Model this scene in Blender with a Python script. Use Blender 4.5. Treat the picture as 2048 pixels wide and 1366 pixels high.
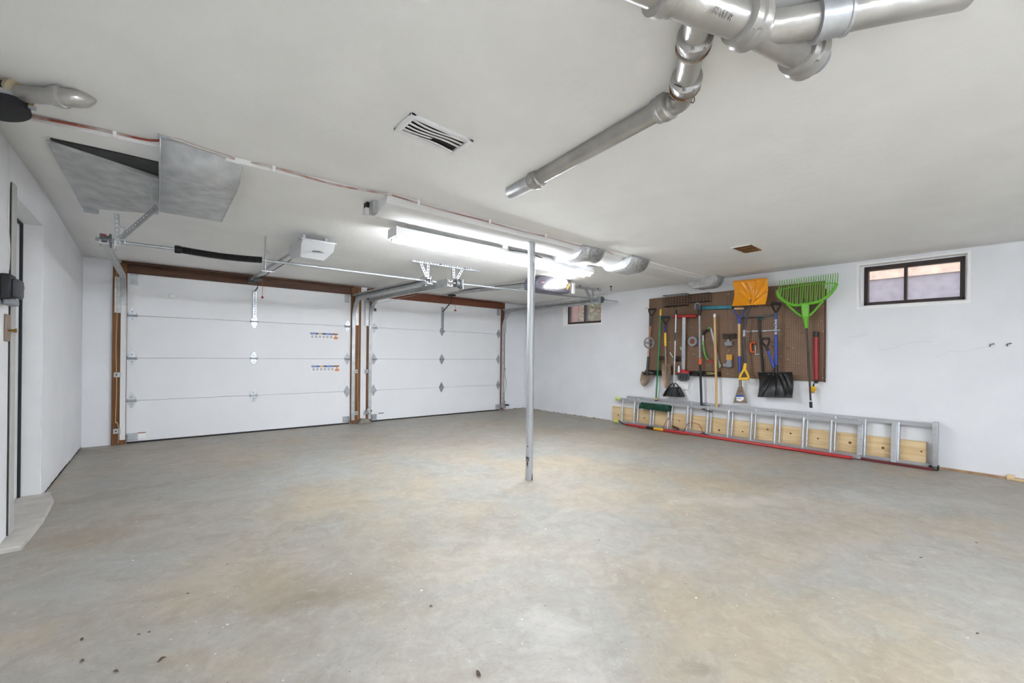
import bpy, math, random
from mathutils import Vector, Matrix
random.seed(7)
for o in list(bpy.data.objects): bpy.data.objects.remove(o)
S = bpy.context.scene
COL = S.collection
PI = math.pi

# ------------------------------------------------------------------ camera
F, YAW, ROLL, CY, H = 866.35, math.radians(39.225), math.radians(0.629), 711.12, 1.149
fw = Vector((math.sin(YAW), math.cos(YAW), 0)); rt = Vector((math.cos(YAW), -math.sin(YAW), 0)); up = Vector((0, 0, 1))
cr, sr = math.cos(ROLL), math.sin(ROLL)
cx = cr*rt + sr*up; cyv = -sr*rt + cr*up
cam_d = bpy.data.cameras.new('camera'); cam = bpy.data.objects.new('camera', cam_d); COL.objects.link(cam)
cam.matrix_world = Matrix(((cx.x, cyv.x, -fw.x, 0), (cx.y, cyv.y, -fw.y, 0), (cx.z, cyv.z, -fw.z, H), (0, 0, 0, 1)))
cam_d.sensor_width = 36; cam_d.lens = F/2048*36; cam_d.shift_y = (CY-683)/2048; cam_d.clip_start = .02
S.camera = cam

# ------------------------------------------------------------------ world, exposure
w = bpy.data.worlds.new('sky'); S.world = w; w.use_nodes = True
w.node_tree.nodes['Background'].inputs[0].default_value = (.80, .88, 1.0, 1)
w.node_tree.nodes['Background'].inputs[1].default_value = .85
sun_d = bpy.data.lights.new('sun', 'SUN'); sun_d.energy = .7; sun_d.angle = .02; sun_d.color = (1, .93, .82)
sun = bpy.data.objects.new('sun', sun_d); COL.objects.link(sun); sun.rotation_euler = (math.radians(38), math.radians(20), math.radians(20)); sun.location = (20, -10, 20)
S.view_settings.view_transform = 'Standard'; S.view_settings.look = 'None'
S.view_settings.exposure = 2.06; S.view_settings.gamma = 1; S.view_settings.use_curve_mapping = False
TUBE_E = 26.0
FILL_E = 23.0       # tubes added behind the camera as fill light       # emission of the fluorescent tubes
LENS_E = 3.0        # lit lens of the grey opener

# ------------------------------------------------------------------ pixel -> place
def ray(px, py):
    u = (px-1024)/F; v = -(py-CY)/F
    u, v = cr*u - sr*v, sr*u + cr*v
    return fw + u*rt + v*up
C0 = Vector((0, 0, H))
def at_z(px, py, z): d = ray(px, py); return C0 + d*((z-H)/d.z)
def at_y(px, py, y): d = ray(px, py); return C0 + d*(y/d.y)
def at_x(px, py, x): d = ray(px, py); return C0 + d*(x/d.x)
# right wall: x = XR + AR*(y-7.203); its frame: local x runs along it to the viewer's right, local y into it
XR, AR = 6.2296, -.0267
RW_A = math.atan2(-1, -AR); RW_O = Vector((XR - AR*7.203, 0, 0))
RWM = Matrix.Translation(RW_O) @ Matrix.Rotation(RW_A, 4, 'Z'); RWI = RWM.inverted()
def w_(px, py, d=0.0):
    n = (RWM.to_3x3() @ Vector((0, -1, 0))); r = ray(px, py)
    t = ((RW_O + n*d) - C0).dot(n)/r.dot(n)
    return RWI @ (C0 + r*t)
def c5(x, y, d): return w_(1270+x/4.552, 540+y/4.552, d)
def c6(x, y, d): return w_(1440+x/4.554, 540+y/4.554, d)

# ------------------------------------------------------------------ ceiling heights
def lerp_tab(tab, x):
    if x <= tab[0][0]: return tab[0][1]
    for (a, b), (c, d) in zip(tab, tab[1:]):
        if x <= c: return b + (d-b)*(x-a)/(c-a)
    return tab[-1][1]
def ystep(x): return lerp_tab([(-.75, 3.48), (0, 3.25), (.4, 3.10), (1.2, 2.94), (3.4, 2.93), (6.5, 3.06)], x)
def zn(x): return lerp_tab([(-.75, 2.42), (0, 2.365), (.6, 2.315), (1.2, 2.275), (2, 2.265), (3, 2.272), (4, 2.285), (6.5, 2.305)], x)
def zf(x, y):
    b = lerp_tab([(-.75, 2.385), (0, 2.335), (.6, 2.285), (1.2, 2.262), (2, 2.258), (3, 2.266), (4, 2.275), (6.5, 2.297)], x)
    s = min(1, max(0, (y-5.0)/2.2)); return b*(1-s) + 2.262*s
def zc(x, y): return zn(x) if y < ystep(x) else zf(x, y)

# ------------------------------------------------------------------ materials
def lin(c): return tuple(((v/255)/12.92 if v <= 10 else ((v/255+.055)/1.055)**2.4) for v in c)
def new_mat(name):
    m = bpy.data.materials.new(name); m.use_nodes = True
    return m, m.node_tree.nodes, m.node_tree.links, m.node_tree.nodes['Principled BSDF']
def M(name, col, rough=.5, metal=0, var=0, vs=8, bump=0, bs=60, stretch=None, col2=None, thr=None, emit=0, spec=None):
    m, N, L, b = new_mat(name); c = lin(col)
    b.inputs['Base Color'].default_value = (*c, 1); b.inputs['Roughness'].default_value = rough; b.inputs['Metallic'].default_value = metal
    if spec is not None: b.inputs['Specular IOR Level'].default_value = spec
    tc = N.new('ShaderNodeTexCoord'); mp = N.new('ShaderNodeMapping'); L.new(tc.outputs['Object'], mp.inputs[0])
    if stretch: mp.inputs['Scale'].default_value = stretch
    if var or col2:
        n = N.new('ShaderNodeTexNoise'); n.inputs['Scale'].default_value = vs; n.inputs['Detail'].default_value = 5; L.new(mp.outputs[0], n.inputs[0])
        r = N.new('ShaderNodeValToRGB'); L.new(n.outputs[0], r.inputs[0])
        lo, hi = thr or (.3, .7)
        r.color_ramp.elements[0].position = lo; r.color_ramp.elements[1].position = hi
        c2 = lin(col2) if col2 else tuple(v*(1+var) for v in c); c1 = c if col2 else tuple(v*(1-var) for v in c)
        r.color_ramp.elements[0].color = (*c1, 1); r.color_ramp.elements[1].color = (*c2, 1)
        L.new(r.outputs[0], b.inputs['Base Color'])
    if bump:
        n2 = N.new('ShaderNodeTexNoise'); n2.inputs['Scale'].default_value = bs; n2.inputs['Detail'].default_value = 4; L.new(mp.outputs[0], n2.inputs[0])
        bp = N.new('ShaderNodeBump'); bp.inputs['Strength'].default_value = bump; bp.inputs['Distance'].default_value = .01
        L.new(n2.outputs[0], bp.inputs['Height']); L.new(bp.outputs[0], b.inputs['Normal'])
    if emit:
        b.inputs['Emission Color'].default_value = (*c, 1); b.inputs['Emission Strength'].default_value = emit
    return m
WALL = M('painted_masonry', (232, 233, 236), .75, var=.03, vs=2.5, bump=.15, bs=25)
CEIL = M('painted_plaster', (240, 240, 238), .85, var=.025, vs=3, bump=.25, bs=18)
DOORW = M('garage_door_steel', (233, 234, 236), .45, var=.015, vs=3)
DOORP = M('white_door_paint', (225, 226, 228), .5)
TRIMW = M('white_trim', (228, 228, 228), .5, var=.02)
GALV = M('galvanised_steel', (190, 192, 193), .42, .6, var=.16, vs=14, bump=.06, bs=30)
SPANG = M('spangled_sheet', (158, 160, 161), .45, .45, col2=(200, 202, 203), vs=34, thr=(.35, .62), bump=.15, bs=30)
GALVD = M('dull_galvanised_sheet', (188, 190, 191), .5, .25, var=.22, vs=9, bump=.12, bs=16)
STEEL = M('zinc_hardware', (182, 186, 190), .35, .7, var=.12, vs=30)
ALU = M('aluminium', (196, 198, 202), .33, .75, var=.08, vs=6, stretch=(1, 6, 6))
DARKST = M('dark_gap_steel', (46, 46, 44), .6, .3, var=.3, vs=20)
BLACK = M('black_plastic', (22, 22, 24), .42, var=.1)
SPRING = M('black_spring_steel', (30, 30, 31), .4, .4)
RUBBER = M('black_rubber', (26, 27, 30), .7)
IRON = M('painted_cast_iron', (176, 174, 170), .3, .6, var=.18, vs=6, bump=.18, bs=40)
RUST = M('rusty_joint', (120, 82, 40), .7, .2, col2=(176, 168, 155), vs=14, thr=(.5, .64))
WOODJ = M('stained_jamb_wood', (112, 70, 30), .6, var=.28, vs=5, stretch=(7, 7, .6))
WOODH = M('dark_header_wood', (80, 48, 26), .6, var=.3, vs=5, stretch=(.6, 7, 7))
WOODR = M('red_brown_header_wood', (104, 56, 36), .6, col2=(120, 70, 50), vs=6, stretch=(.6, 6, 6))
PINE = M('pine_board', (226, 202, 158), .6, col2=(208, 174, 124), vs=3.2, stretch=(.8, 6, 9), thr=(.4, .68))
DOWEL = M('ash_wood', (206, 170, 118), .55, var=.12, vs=5, stretch=(8, 8, 1))
POSTM = M('galvanised_post', (168, 172, 176), .4, .6, var=.14, vs=10, bump=.05, bs=30)
CONC = M('rough_concrete', (136, 131, 122), .9, var=.2, vs=18, bump=.4, bs=30)
OPENW = M('opener_white_plastic', (206, 208, 210), .4)
OPENG = M('opener_grey_plastic', (92, 92, 104), .4)
RED = M('red_plastic', (178, 44, 44), .42, var=.06)
REDT = M('red_enamel', (150, 28, 34), .35)
CABLER = M('red_white_cable', (156, 74, 56), .6, col2=(206, 196, 190), vs=3.2, thr=(.44, .56))
WIREW = M('white_wire', (214, 212, 206), .5)
WIREB = M('tan_wire', (196, 168, 120), .6)
ORANGE = M('orange_shovel_plastic', (238, 158, 24), .22)
YELLOW = M('yellow_plastic', (232, 186, 48), .42)
GREEN = M('green_rake_plastic', (104, 176, 44), .4)
GREENH = M('green_handle', (30, 128, 72), .4)
GREENB = M('green_bristle', (20, 84, 58), .8, col2=(14, 36, 28), vs=60, thr=(.4, .6))
SAWG = M('saw_green', (96, 168, 72), .4)
BLUE = M('blue_plastic', (44, 72, 160), .4)
NAVY = M('navy_plastic', (28, 44, 92), .45)
TEAL = M('teal_metal', (28, 116, 134), .4, .2)
BRONZE = M('bronze_steel', (142, 124, 108), .42, .6, var=.15, vs=9)
GREYP = M('grey_plastic', (132, 136, 142), .45)
DGREY = M('dark_grey_plastic', (66, 68, 74), .45)
ORED = M('orange_red_paint', (222, 96, 48), .45)
LIME = M('lime_foot_cap', (206, 216, 120), .6)
TAPE = M('silver_tape', (140, 142, 148), .5)
FRAMEB = M('bronze_window_frame', (52, 40, 38), .5)
SIDING = M('peach_siding', (232, 200, 176), .8, var=.04, vs=4)
WELL = M('grey_window_well', (164, 156, 164), .9, var=.12, vs=7)
LEAF = M('shrub_leaf', (92, 104, 62), .7, col2=(150, 150, 120), vs=9, thr=(.4, .62))
STUC = M('red_brown_fence', (126, 92, 80), .9, var=.2, vs=5)
SOIL = M('garden_soil', (126, 112, 96), .95, var=.2, vs=6)
PAPER = M('white_card', (246, 246, 245), .7)
LBLUE = M('print_blue', (52, 92, 176), .5)
LORG = M('print_orange', (216, 128, 66), .5)
LYEL = M('print_yellow', (222, 190, 110), .5)
LGREY = M('print_grey', (188, 188, 192), .6)
LBRN = M('print_brown', (150, 92, 66), .5)
BRASS = M('brass', (176, 140, 70), .35, .8)
LEAFD = M('dry_leaf', (84, 70, 54), .8, var=.25, vs=30)
TUBEFILL = M('added_fill_tube', (244, 249, 255), .5, emit=FILL_E)
TUBEM = M('lit_tube', (244, 249, 255), .5, emit=TUBE_E)
LENSM = M('lit_lens', (255, 250, 240), .5, emit=LENS_E)
# dusty glass
GLASS, N, L, b = new_mat('dusty_glass')
b.inputs['Base Color'].default_value = (1, 1, 1, 1); b.inputs['Roughness'].default_value = .05; b.inputs['Transmission Weight'].default_value = 1; b.inputs['IOR'].default_value = 1.02
df = N.new('ShaderNodeBsdfDiffuse'); df.inputs[0].default_value = (.66, .62, .64, 1); mx = N.new('ShaderNodeMixShader')
tr = N.new('ShaderNodeBsdfTransparent'); nz = N.new('ShaderNodeTexNoise'); nz.inputs['Scale'].default_value = 12; nz.inputs['Detail'].default_value = 8
mr = N.new('ShaderNodeMapRange'); mr.inputs[3].default_value = .08; mr.inputs[4].default_value = .42
tc = N.new('ShaderNodeTexCoord'); L.new(tc.outputs['Object'], nz.inputs[0]); L.new(nz.outputs[0], mr.inputs[0]); L.new(mr.outputs[0], mx.inputs[0])
L.new(tr.outputs[0], mx.inputs[1]); L.new(df.outputs[0], mx.inputs[2]); L.new(mx.outputs[0], N['Material Output'].inputs[0])
# pegboard with holes
def peg_mat():
    m, N, L, b = new_mat('brown_pegboard'); b.inputs['Roughness'].default_value = .6
    tc = N.new('ShaderNodeTexCoord'); sp = N.new('ShaderNodeSeparateXYZ'); L.new(tc.outputs['Object'], sp.inputs[0])
    def mth(op, a, bv=None):
        n = N.new('ShaderNodeMath'); n.operation = op
        if isinstance(a, (int, float)): n.inputs[0].default_value = a
        else: L.new(a, n.inputs[0])
        if bv is not None:
            if isinstance(bv, (int, float)): n.inputs[1].default_value = bv
            else: L.new(bv, n.inputs[1])
        return n.outputs[0]
    q = []
    for ax in (0, 2):
        v = mth('MULTIPLY', sp.outputs[ax], 1/.0254); v = mth('FRACT', v); v = mth('SUBTRACT', v, .5); q.append(mth('MULTIPLY', v, v))
    d = mth('SQRT', mth('ADD', q[0], q[1])); hole = mth('LESS_THAN', d, .2)
    nz = N.new('ShaderNodeTexNoise'); nz.inputs['Scale'].default_value = 5; L.new(tc.outputs['Object'], nz.inputs[0])
    r = N.new('ShaderNodeValToRGB'); L.new(nz.outputs[0], r.inputs[0])
    r.color_ramp.elements[0].color = (*lin((116, 88, 66)), 1); r.color_ramp.elements[1].color = (*lin((136, 106, 82)), 1)
    mx = N.new('ShaderNodeMixRGB'); L.new(hole, mx.inputs[0]); L.new(r.outputs[0], mx.inputs[1]); mx.inputs[2].default_value = (*lin((44, 32, 24)), 1)
    L.new(mx.outputs[0], b.inputs['Base Color'])
    return m
PEG = peg_mat()
def floor_mat():
    m, N, L, b = new_mat('worn_concrete_floor')
    tc = N.new('ShaderNodeTexCoord')
    def noise(sc, det=6, rough=.55, off=0, stretch=None, dist=0):
        mp = N.new('ShaderNodeMapping'); mp.inputs['Location'].default_value = (off, off*.7, 0)
        if stretch: mp.inputs['Scale'].default_value = stretch
        L.new(tc.outputs['Object'], mp.inputs[0])
        n = N.new('ShaderNodeTexNoise'); n.inputs['Scale'].default_value = sc; n.inputs['Detail'].default_value = det; n.inputs['Roughness'].default_value = rough; n.inputs['Distortion'].default_value = dist
        L.new(mp.outputs[0], n.inputs[0]); return n.outputs[0]
    def ramp(f, p0, p1, c0, c1):
        r = N.new('ShaderNodeValToRGB'); L.new(f, r.inputs[0]); e = r.color_ramp.elements
        e[0].position = p0; e[1].position = p1; e[0].color = (*c0, 1); e[1].color = (*c1, 1); return r.outputs[0]
    def mix(f, a, bb, mode='MIX'):
        n = N.new('ShaderNodeMixRGB'); n.blend_type = mode
        if isinstance(f, float): n.inputs[0].default_value = f
        else: L.new(f, n.inputs[0])
        for i, v in ((1, a), (2, bb)):
            if isinstance(v, tuple): n.inputs[i].default_value = (*v, 1)
            else: L.new(v, n.inputs[i])
        return n.outputs[0]
    BW = ((0, 0, 0), (1, 1, 1))
    tan = lin((182, 172, 154)); blu = lin((171, 173, 169)); gry = lin((182, 178, 171))
    base = mix(ramp(noise(1.1, 7, .62, 3, None, .6), .40, .60, *BW), tan, blu)
    base = mix(ramp(noise(.5, 4, .5, 11), .46, .66, *BW), base, gry)
    dk = ramp(noise(.75, 7, .6, 23, None, .8), .60, .76, *BW)
    base = mix(dk, base, mix(.6, base, lin((134, 120, 103))))
    fine = noise(9, 10, .75, 1)
    base = mix(ramp(fine, .25, .75, *BW), mix(.30, base, lin((122, 112, 98))), base)
    blot = ramp(noise(3.4, 9, .7, 40, None, 1.2), .60, .74, *BW)
    base = mix(blot, base, mix(.35, base, lin((112, 100, 84))))
    # stains and worn patches, each with its own place and shape
    def spot(base, px, py, rx, ry, colr, k, wob=1.5):
        k *= .8; rx *= 1.25; ry *= 1.25
        c = at_z(px, py, 0); dep = (c-C0).dot(fw); a = rx*dep/F; bq = abs((at_z(px, py-ry, 0)-at_z(px, py+ry, 0)).dot(fw))/2
        sv = N.new('ShaderNodeVectorMath'); sv.operation = 'SUBTRACT'; L.new(tc.outputs['Object'], sv.inputs[0]); sv.inputs[1].default_value = c
        ds = []
        for ax, r_ in ((rt, a), (fw, bq)):
            d = N.new('ShaderNodeVectorMath'); d.operation = 'DOT_PRODUCT'; L.new(sv.outputs[0], d.inputs[0]); d.inputs[1].default_value = ax/r_
            m_ = N.new('ShaderNodeMath'); m_.operation = 'POWER'; m_.inputs[1].default_value = 2; ab = N.new('ShaderNodeMath'); ab.operation = 'ABSOLUTE'; L.new(d.outputs['Value'], ab.inputs[0]); L.new(ab.outputs[0], m_.inputs[0]); ds.append(m_.outputs[0])
        ad = N.new('ShaderNodeMath'); ad.operation = 'ADD'; L.new(ds[0], ad.inputs[0]); L.new(ds[1], ad.inputs[1])
        ma = N.new('ShaderNodeMath'); ma.operation = 'MULTIPLY_ADD'; L.new(warp, ma.inputs[0]); ma.inputs[1].default_value = wob*4; L.new(ad.outputs[0], ma.inputs[2])
        g_ = N.new('ShaderNodeMapRange'); g_.interpolation_type = 'SMOOTHSTEP'; L.new(ma.outputs[0], g_.inputs[0]); g_.inputs[1].default_value = wob*2-.35; g_.inputs[2].default_value = wob*2+1.25; g_.inputs[3].default_value = k; g_.inputs[4].default_value = 0; return mix(g_.outputs[0], base, colr)
    warp = noise(1.9, 8, .66, 31, None, .9)
    brn, tn2, blu2, pale, drk = lin((154, 139, 118)), lin((184, 171, 148)), lin((170, 176, 175)), lin((200, 198, 192)), lin((132, 120, 106))
    for a_ in ((420, 905, 130, 22, tn2, .7), (330, 890, 60, 14, brn, .6), (190, 1070, 100, 36, brn, .75), (600, 1190, 120, 55, brn, .75), (620, 1215, 60, 25, drk, .6), (710, 905, 70, 18, brn, .75), (860, 880, 140, 14, brn, .5), (640, 930, 80, 36, blu2, .9), (300, 1130, 130, 32, blu2, .8),
               (90, 1190, 120, 30, blu2, .6), (460, 1140, 130, 70, tn2, .7), (20, 1285, 70, 32, tn2, .9), (1120, 1290, 110, 70, pale, .8), (930, 1110, 110, 50, pale, .55), (1160, 860, 170, 10, brn, .6), (1420, 960, 190, 16, brn, .55), (1300, 985, 210, 30, tn2, .7), (1600, 1060, 140, 24, brn, .45),
               (1250, 1080, 190, 50, blu2, .5), (1560, 1230, 260, 60, tn2, .55), (780, 1010, 190, 26, tn2, .7), (520, 1330, 160, 50, tn2, .6), (1130, 920, 50, 7, tn2, .8), (1370, 1335, 45, 14, drk, .8), (1780, 1000, 180, 22, pale, .5), (185, 903, 50, 7, drk, .9), (1900, 1330, 180, 60, tn2, .4), (1000, 850, 100, 12, tn2, .6), (1480, 1000, 120, 10, pale, .6)):
        base = spot(base, *a_)
    mott = noise(5.5, 10, .72, 71, (1, 1, 1), .8)
    base = mix(ramp(mott, .34, .62, *BW), mix(.42, base, lin((132, 122, 106))), base)
    base = mix(ramp(noise(16, 10, .75, 83, None, .5), .52, .74, (0, 0, 0), (.55, .55, .55)), base, lin((196, 192, 184)))
    base = mix(ramp(noise(48, 6, .7, 91), .56, .72, (0, 0, 0), (.35, .35, .35)), base, lin((116, 104, 88)))
    base = mix(1.0, base, (.86, .85, .84), 'MULTIPLY')
    # hairline cracks
    vd = N.new('ShaderNodeTexVoronoi'); vd.feature = 'DISTANCE_TO_EDGE'; vd.inputs['Scale'].default_value = 2.2
    va = N.new('ShaderNodeVectorMath'); va.operation = 'ADD'; nz = N.new('ShaderNodeTexNoise'); nz.inputs['Scale'].default_value = 3; nz.inputs['Detail'].default_value = 6
    L.new(tc.outputs['Object'], nz.inputs[0]); L.new(tc.outputs['Object'], va.inputs[0]); L.new(nz.outputs[1], va.inputs[1]); L.new(va.outputs[0], vd.inputs['Vector'])
    crack = ramp(vd.outputs[0], .002, .006, (1, 1, 1), (0, 0, 0))
    cm = mix(1.0, crack, ramp(noise(.7, 3, .5, 60), .54, .60, *BW), 'MULTIPLY')
    base = mix(cm, base, mix(.22, base, lin((100, 90, 78))))
    # flecks of paint and grit
    def flecks(sc, size, keep, colr, base):
        v = N.new('ShaderNodeTexVoronoi'); v.inputs['Scale'].default_value = sc; L.new(tc.outputs['Object'], v.inputs['Vector'])
        d = ramp(v.outputs['Distance'], size*.8, size, (1, 1, 1), (0, 0, 0))
        s = N.new('ShaderNodeSeparateXYZ'); L.new(v.outputs['Color'], s.inputs[0])
        k = N.new('ShaderNodeMath'); k.operation = 'LESS_THAN'; L.new(s.outputs[0], k.inputs[0]); k.inputs[1].default_value = keep
        f = N.new('ShaderNodeMath'); f.operation = 'MULTIPLY'; L.new(d, f.inputs[0]); L.new(k.outputs[0], f.inputs[1])
        return mix(f.outputs[0], base, colr)
    base = flecks(9, .055, .16, lin((232, 230, 224)), base)
    base = flecks(23, .075, .12, lin((222, 218, 210)), base)
    base = flecks(13, .05, .10, lin((70, 62, 52)), base); base = flecks(31, .08, .06, lin((84, 76, 66)), base)
    L.new(base, b.inputs['Base Color'])
    rr = N.new('ShaderNodeMapRange'); L.new(noise(2.2, 6, .6, 9), rr.inputs[0]); rr.inputs[3].default_value = .38; rr.inputs[4].default_value = .62
    L.new(rr.outputs[0], b.inputs['Roughness'])
    bp = N.new('ShaderNodeBump'); bp.inputs['Strength'].default_value = .12; bp.inputs['Distance'].default_value = .01; L.new(fine, bp.inputs['Height']); L.new(bp.outputs[0], b.inputs['Normal'])
    return m
FLOOR = floor_mat()

# ------------------------------------------------------------------ mesh building
class MB:
    def __init__(s): s.v = []; s.f = []
    def add(s, vs, fs):
        n = len(s.v); s.v += [Vector(p) for p in vs]; s.f += [tuple(i+n for i in f) for f in fs]; return s
    def box(s, x0, x1, y0, y1, z0, z1):
        return s.add([(x, y, z) for z in (z0, z1) for y in (y0, y1) for x in (x0, x1)],
                     [(0, 2, 3, 1), (4, 5, 7, 6), (0, 1, 5, 4), (2, 6, 7, 3), (0, 4, 6, 2), (1, 3, 7, 5)])
    def prism(s, poly, a0, a1, ax='y'):
        # outline in the plane across the axis: ax y -> (x,z); ax x -> (y,z); ax z -> (x,y)
        def P(p, a): return {'y': (p[0], a, p[1]), 'x': (a, p[0], p[1]), 'z': (p[0], p[1], a)}[ax]
        n = len(poly)
        return s.add([P(p, a0) for p in poly]+[P(p, a1) for p in poly],
                     [tuple(range(n))[::-1], tuple(range(n, 2*n))]+[(i, (i+1) % n, n+(i+1) % n, n+i) for i in range(n)])
    def hull2(s, A, B):
        n = len(A)
        return s.add(list(A)+list(B), [tuple(range(n))[::-1], tuple(range(n, 2*n))]+[(i, (i+1) % n, n+(i+1) % n, n+i) for i in range(n)])
    def tube(s, pts, r, n=10, closed=False, caps=True):
        pts = [Vector(p) for p in pts]; m = len(pts); rs = r if isinstance(r, (list, tuple)) else [r]*m
        T = []
        for i in range(m):
            if closed: t = pts[(i+1) % m]-pts[i-1]
            else: t = pts[min(i+1, m-1)]-pts[max(i-1, 0)]
            T.append(t.normalized() if t.length > 1e-9 else Vector((0, 0, 1)))
        a = Vector((0, 0, 1)) if abs(T[0].z) < .9 else Vector((1, 0, 0))
        u = (a - T[0]*a.dot(T[0])).normalized(); base = len(s.v); fs = []; vs = []
        for i in range(m):
            u = u - T[i]*u.dot(T[i]); u.normalize(); v = T[i].cross(u)
            for k in range(n):
                th = 2*PI*k/n; vs.append(pts[i] + (u*math.cos(th)+v*math.sin(th))*rs[i])
        for i in range(m if closed else m-1):
            j = (i+1) % m
            for k in range(n): fs.append((i*n+k, i*n+(k+1) % n, j*n+(k+1) % n, j*n+k))
        if caps and not closed: fs.append(tuple(range(n))[::-1]); fs.append(tuple((m-1)*n+k for k in range(n)))
        return s.add(vs, fs)
    def bar(s, p, q, wdt, dep, side=(0, 0, 1)):
        # rectangular bar from p to q; wdt along 'side', dep across it
        p, q = Vector(p), Vector(q); t = (q-p).normalized(); sd = Vector(side); u = (sd - t*sd.dot(t)).normalized(); v = t.cross(u)
        A = [p+u*(a*wdt/2)+v*(b_*dep/2) for a, b_ in ((-1, -1), (1, -1), (1, 1), (-1, 1))]
        return s.hull2(A, [x+(q-p) for x in A])
    def grid(s, rows, flip=False):
        m, n = len(rows), len(rows[0]); fs = []
        for i in range(m-1):
            for j in range(n-1):
                q = (i*n+j, i*n+j+1, (i+1)*n+j+1, (i+1)*n+j); fs.append(q[::-1] if flip else q)
        return s.add([p for r in rows for p in r], fs)
    def sweep(s, prof, path, bi):
        # prof: closed 2-D outline (along bi, along normal); path lies in a plane across bi
        path = [Vector(p) for p in path]; bi = Vector(bi); n = len(prof); m = len(path); vs = []; fs = []
        for i in range(m):
            t = (path[min(i+1, m-1)]-path[max(i-1, 0)]).normalized(); nn = bi.cross(t).normalized()
            for a, b_ in prof: vs.append(path[i]+bi*a+nn*b_)
        for i in range(m-1):
            for k in range(n): fs.append((i*n+k, i*n+(k+1) % n, (i+1)*n+(k+1) % n, (i+1)*n+k))
        fs.append(tuple(range(n))[::-1]); fs.append(tuple((m-1)*n+k for k in range(n)))
        return s.add(vs, fs)
    def disc(s, c, axis, r, h, n=20):
        c = Vector(c); a = Vector(axis).normalized(); return s.tube([c-a*h/2, c+a*h/2], r, n)
    def plate(s, outline, y, th, bulge=0):
        # outline [(x,z)] in the wall frame, front face at y (towards viewer is -y), centre pushed by bulge
        n = len(outline); cx_ = sum(p[0] for p in outline)/n; cz = sum(p[1] for p in outline)/n
        inn = [(cx_+(p[0]-cx_)*.55, cz+(p[1]-cz)*.55) for p in outline]
        vs = [(p[0], y, p[1]) for p in outline]+[(p[0], y+bulge*.75, p[1]) for p in inn]+[(cx_, y+bulge, cz)]
        vs += [(a, b_+th, c) for a, b_, c in vs]; k = 2*n+1; fs = []
        for o, fl in ((0, 0), (k, 1)):
            for i in range(n):
                j = (i+1) % n
                for f in ((o+i, o+j, o+n+j, o+n+i), (o+n+i, o+n+j, o+2*n)): fs.append(f[::-1] if fl else f)
        for i in range(n): j = (i+1) % n; fs.append((i, k+i, k+j, j))
        return s.add(vs, fs)
OFF = {}
MESHC = {}
def thing(name, label, cat, base=(0, 0, 0), frame=None, group=None, kind=None):
    o = bpy.data.objects.new(name, None); COL.objects.link(o); base = Vector(base); o.empty_display_size = .05
    o.matrix_world = (frame or Matrix()) @ Matrix.Translation(base); OFF[o.name] = base
    if label: o['label'] = label
    if cat: o['category'] = cat
    if group: o['group'] = group
    if kind: o['kind'] = kind
    return o
def fix(me, smooth=True):
    me.validate(); 
    import bmesh
    bm = bmesh.new(); bm.from_mesh(me); bmesh.ops.recalc_face_normals(bm, faces=bm.faces); bm.to_mesh(me); bm.free()
    if smooth: me.shade_smooth(); me.set_sharp_from_angle(angle=math.radians(38))
    else: me.shade_flat()
def part(name, mb, mat, parent=None, bev=0, solid=0, off=None, label=None, smooth=True, kind=None, recalc=True):
    root = parent
    o_ = off if off is not None else (OFF.get(parent.name, Vector((0, 0, 0))) if parent else Vector((0, 0, 0)))
    me = bpy.data.meshes.new(name); me.from_pydata([tuple(v-o_) for v in mb.v], [], mb.f); me.update()
    if recalc: fix(me, smooth)
    o = bpy.data.objects.new(name, me); COL.objects.link(o); me.materials.append(mat)
    if parent: o.parent = parent; OFF[o.name] = o_
    if solid:
        md = o.modifiers.new('thickness', 'SOLIDIFY'); md.thickness = solid; md.offset = 0
    if bev:
        md = o.modifiers.new('bevel', 'BEVEL'); md.width = bev; md.segments = 2; md.limit_method = 'ANGLE'; md.angle_limit = math.radians(50)
    if label: o['label'] = label
    if kind: o['kind'] = kind
    return o
def place(name, me, mat, parent, loc, rot=None):
    # alike pieces that share mesh data; loc in the thing's frame
    o = bpy.data.objects.new(name, me); COL.objects.link(o)
    if not me.materials: me.materials.append(mat)
    o.parent = parent; o.location = Vector(loc)-OFF[parent.name]; OFF[o.name] = OFF[parent.name]
    if rot: o.rotation_euler = rot
    return o
def mesh(name, mb, mat, smooth=True):
    me = bpy.data.meshes.new(name); me.from_pydata([tuple(v) for v in mb.v], [], mb.f); me.update(); fix(me, smooth); me.materials.append(mat); return me
def one(name, mb, mat, label, cat, base=None, frame=None, group=None, bev=0, solid=0, kind=None):
    # a thing that is a single mesh
    if base is None:
        base = Vector((sum(v.x for v in mb.v)/len(mb.v), sum(v.y for v in mb.v)/len(mb.v), min(v.z for v in mb.v)))
    base = Vector(base)
    o = part(name, mb, mat, None, bev, solid, off=base); o.matrix_world = (frame or Matrix()) @ Matrix.Translation(base); OFF[o.name] = base
    o['label'] = label; o['category'] = cat
    if group: o['group'] = group
    if kind: o['kind'] = kind
    return o
def struct(name, mb, mat, frame=None, parent=None, bev=0, solid=0, label=None, smooth=False):
    o = part(name, mb, mat, parent, bev, solid, smooth=smooth)
    if frame is not None: o.matrix_world = frame
    o['kind'] = 'structure'
    if label: o['label'] = label
    return o
def arc(c, r, a0, a1, n, plane='xz', y=0):
    out = []
    for i in range(n+1):
        t = math.radians(a0+(a1-a0)*i/n); p = (c[0]+r*math.cos(t), c[1]+r*math.sin(t))
        out.append(p)
    return out
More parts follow.
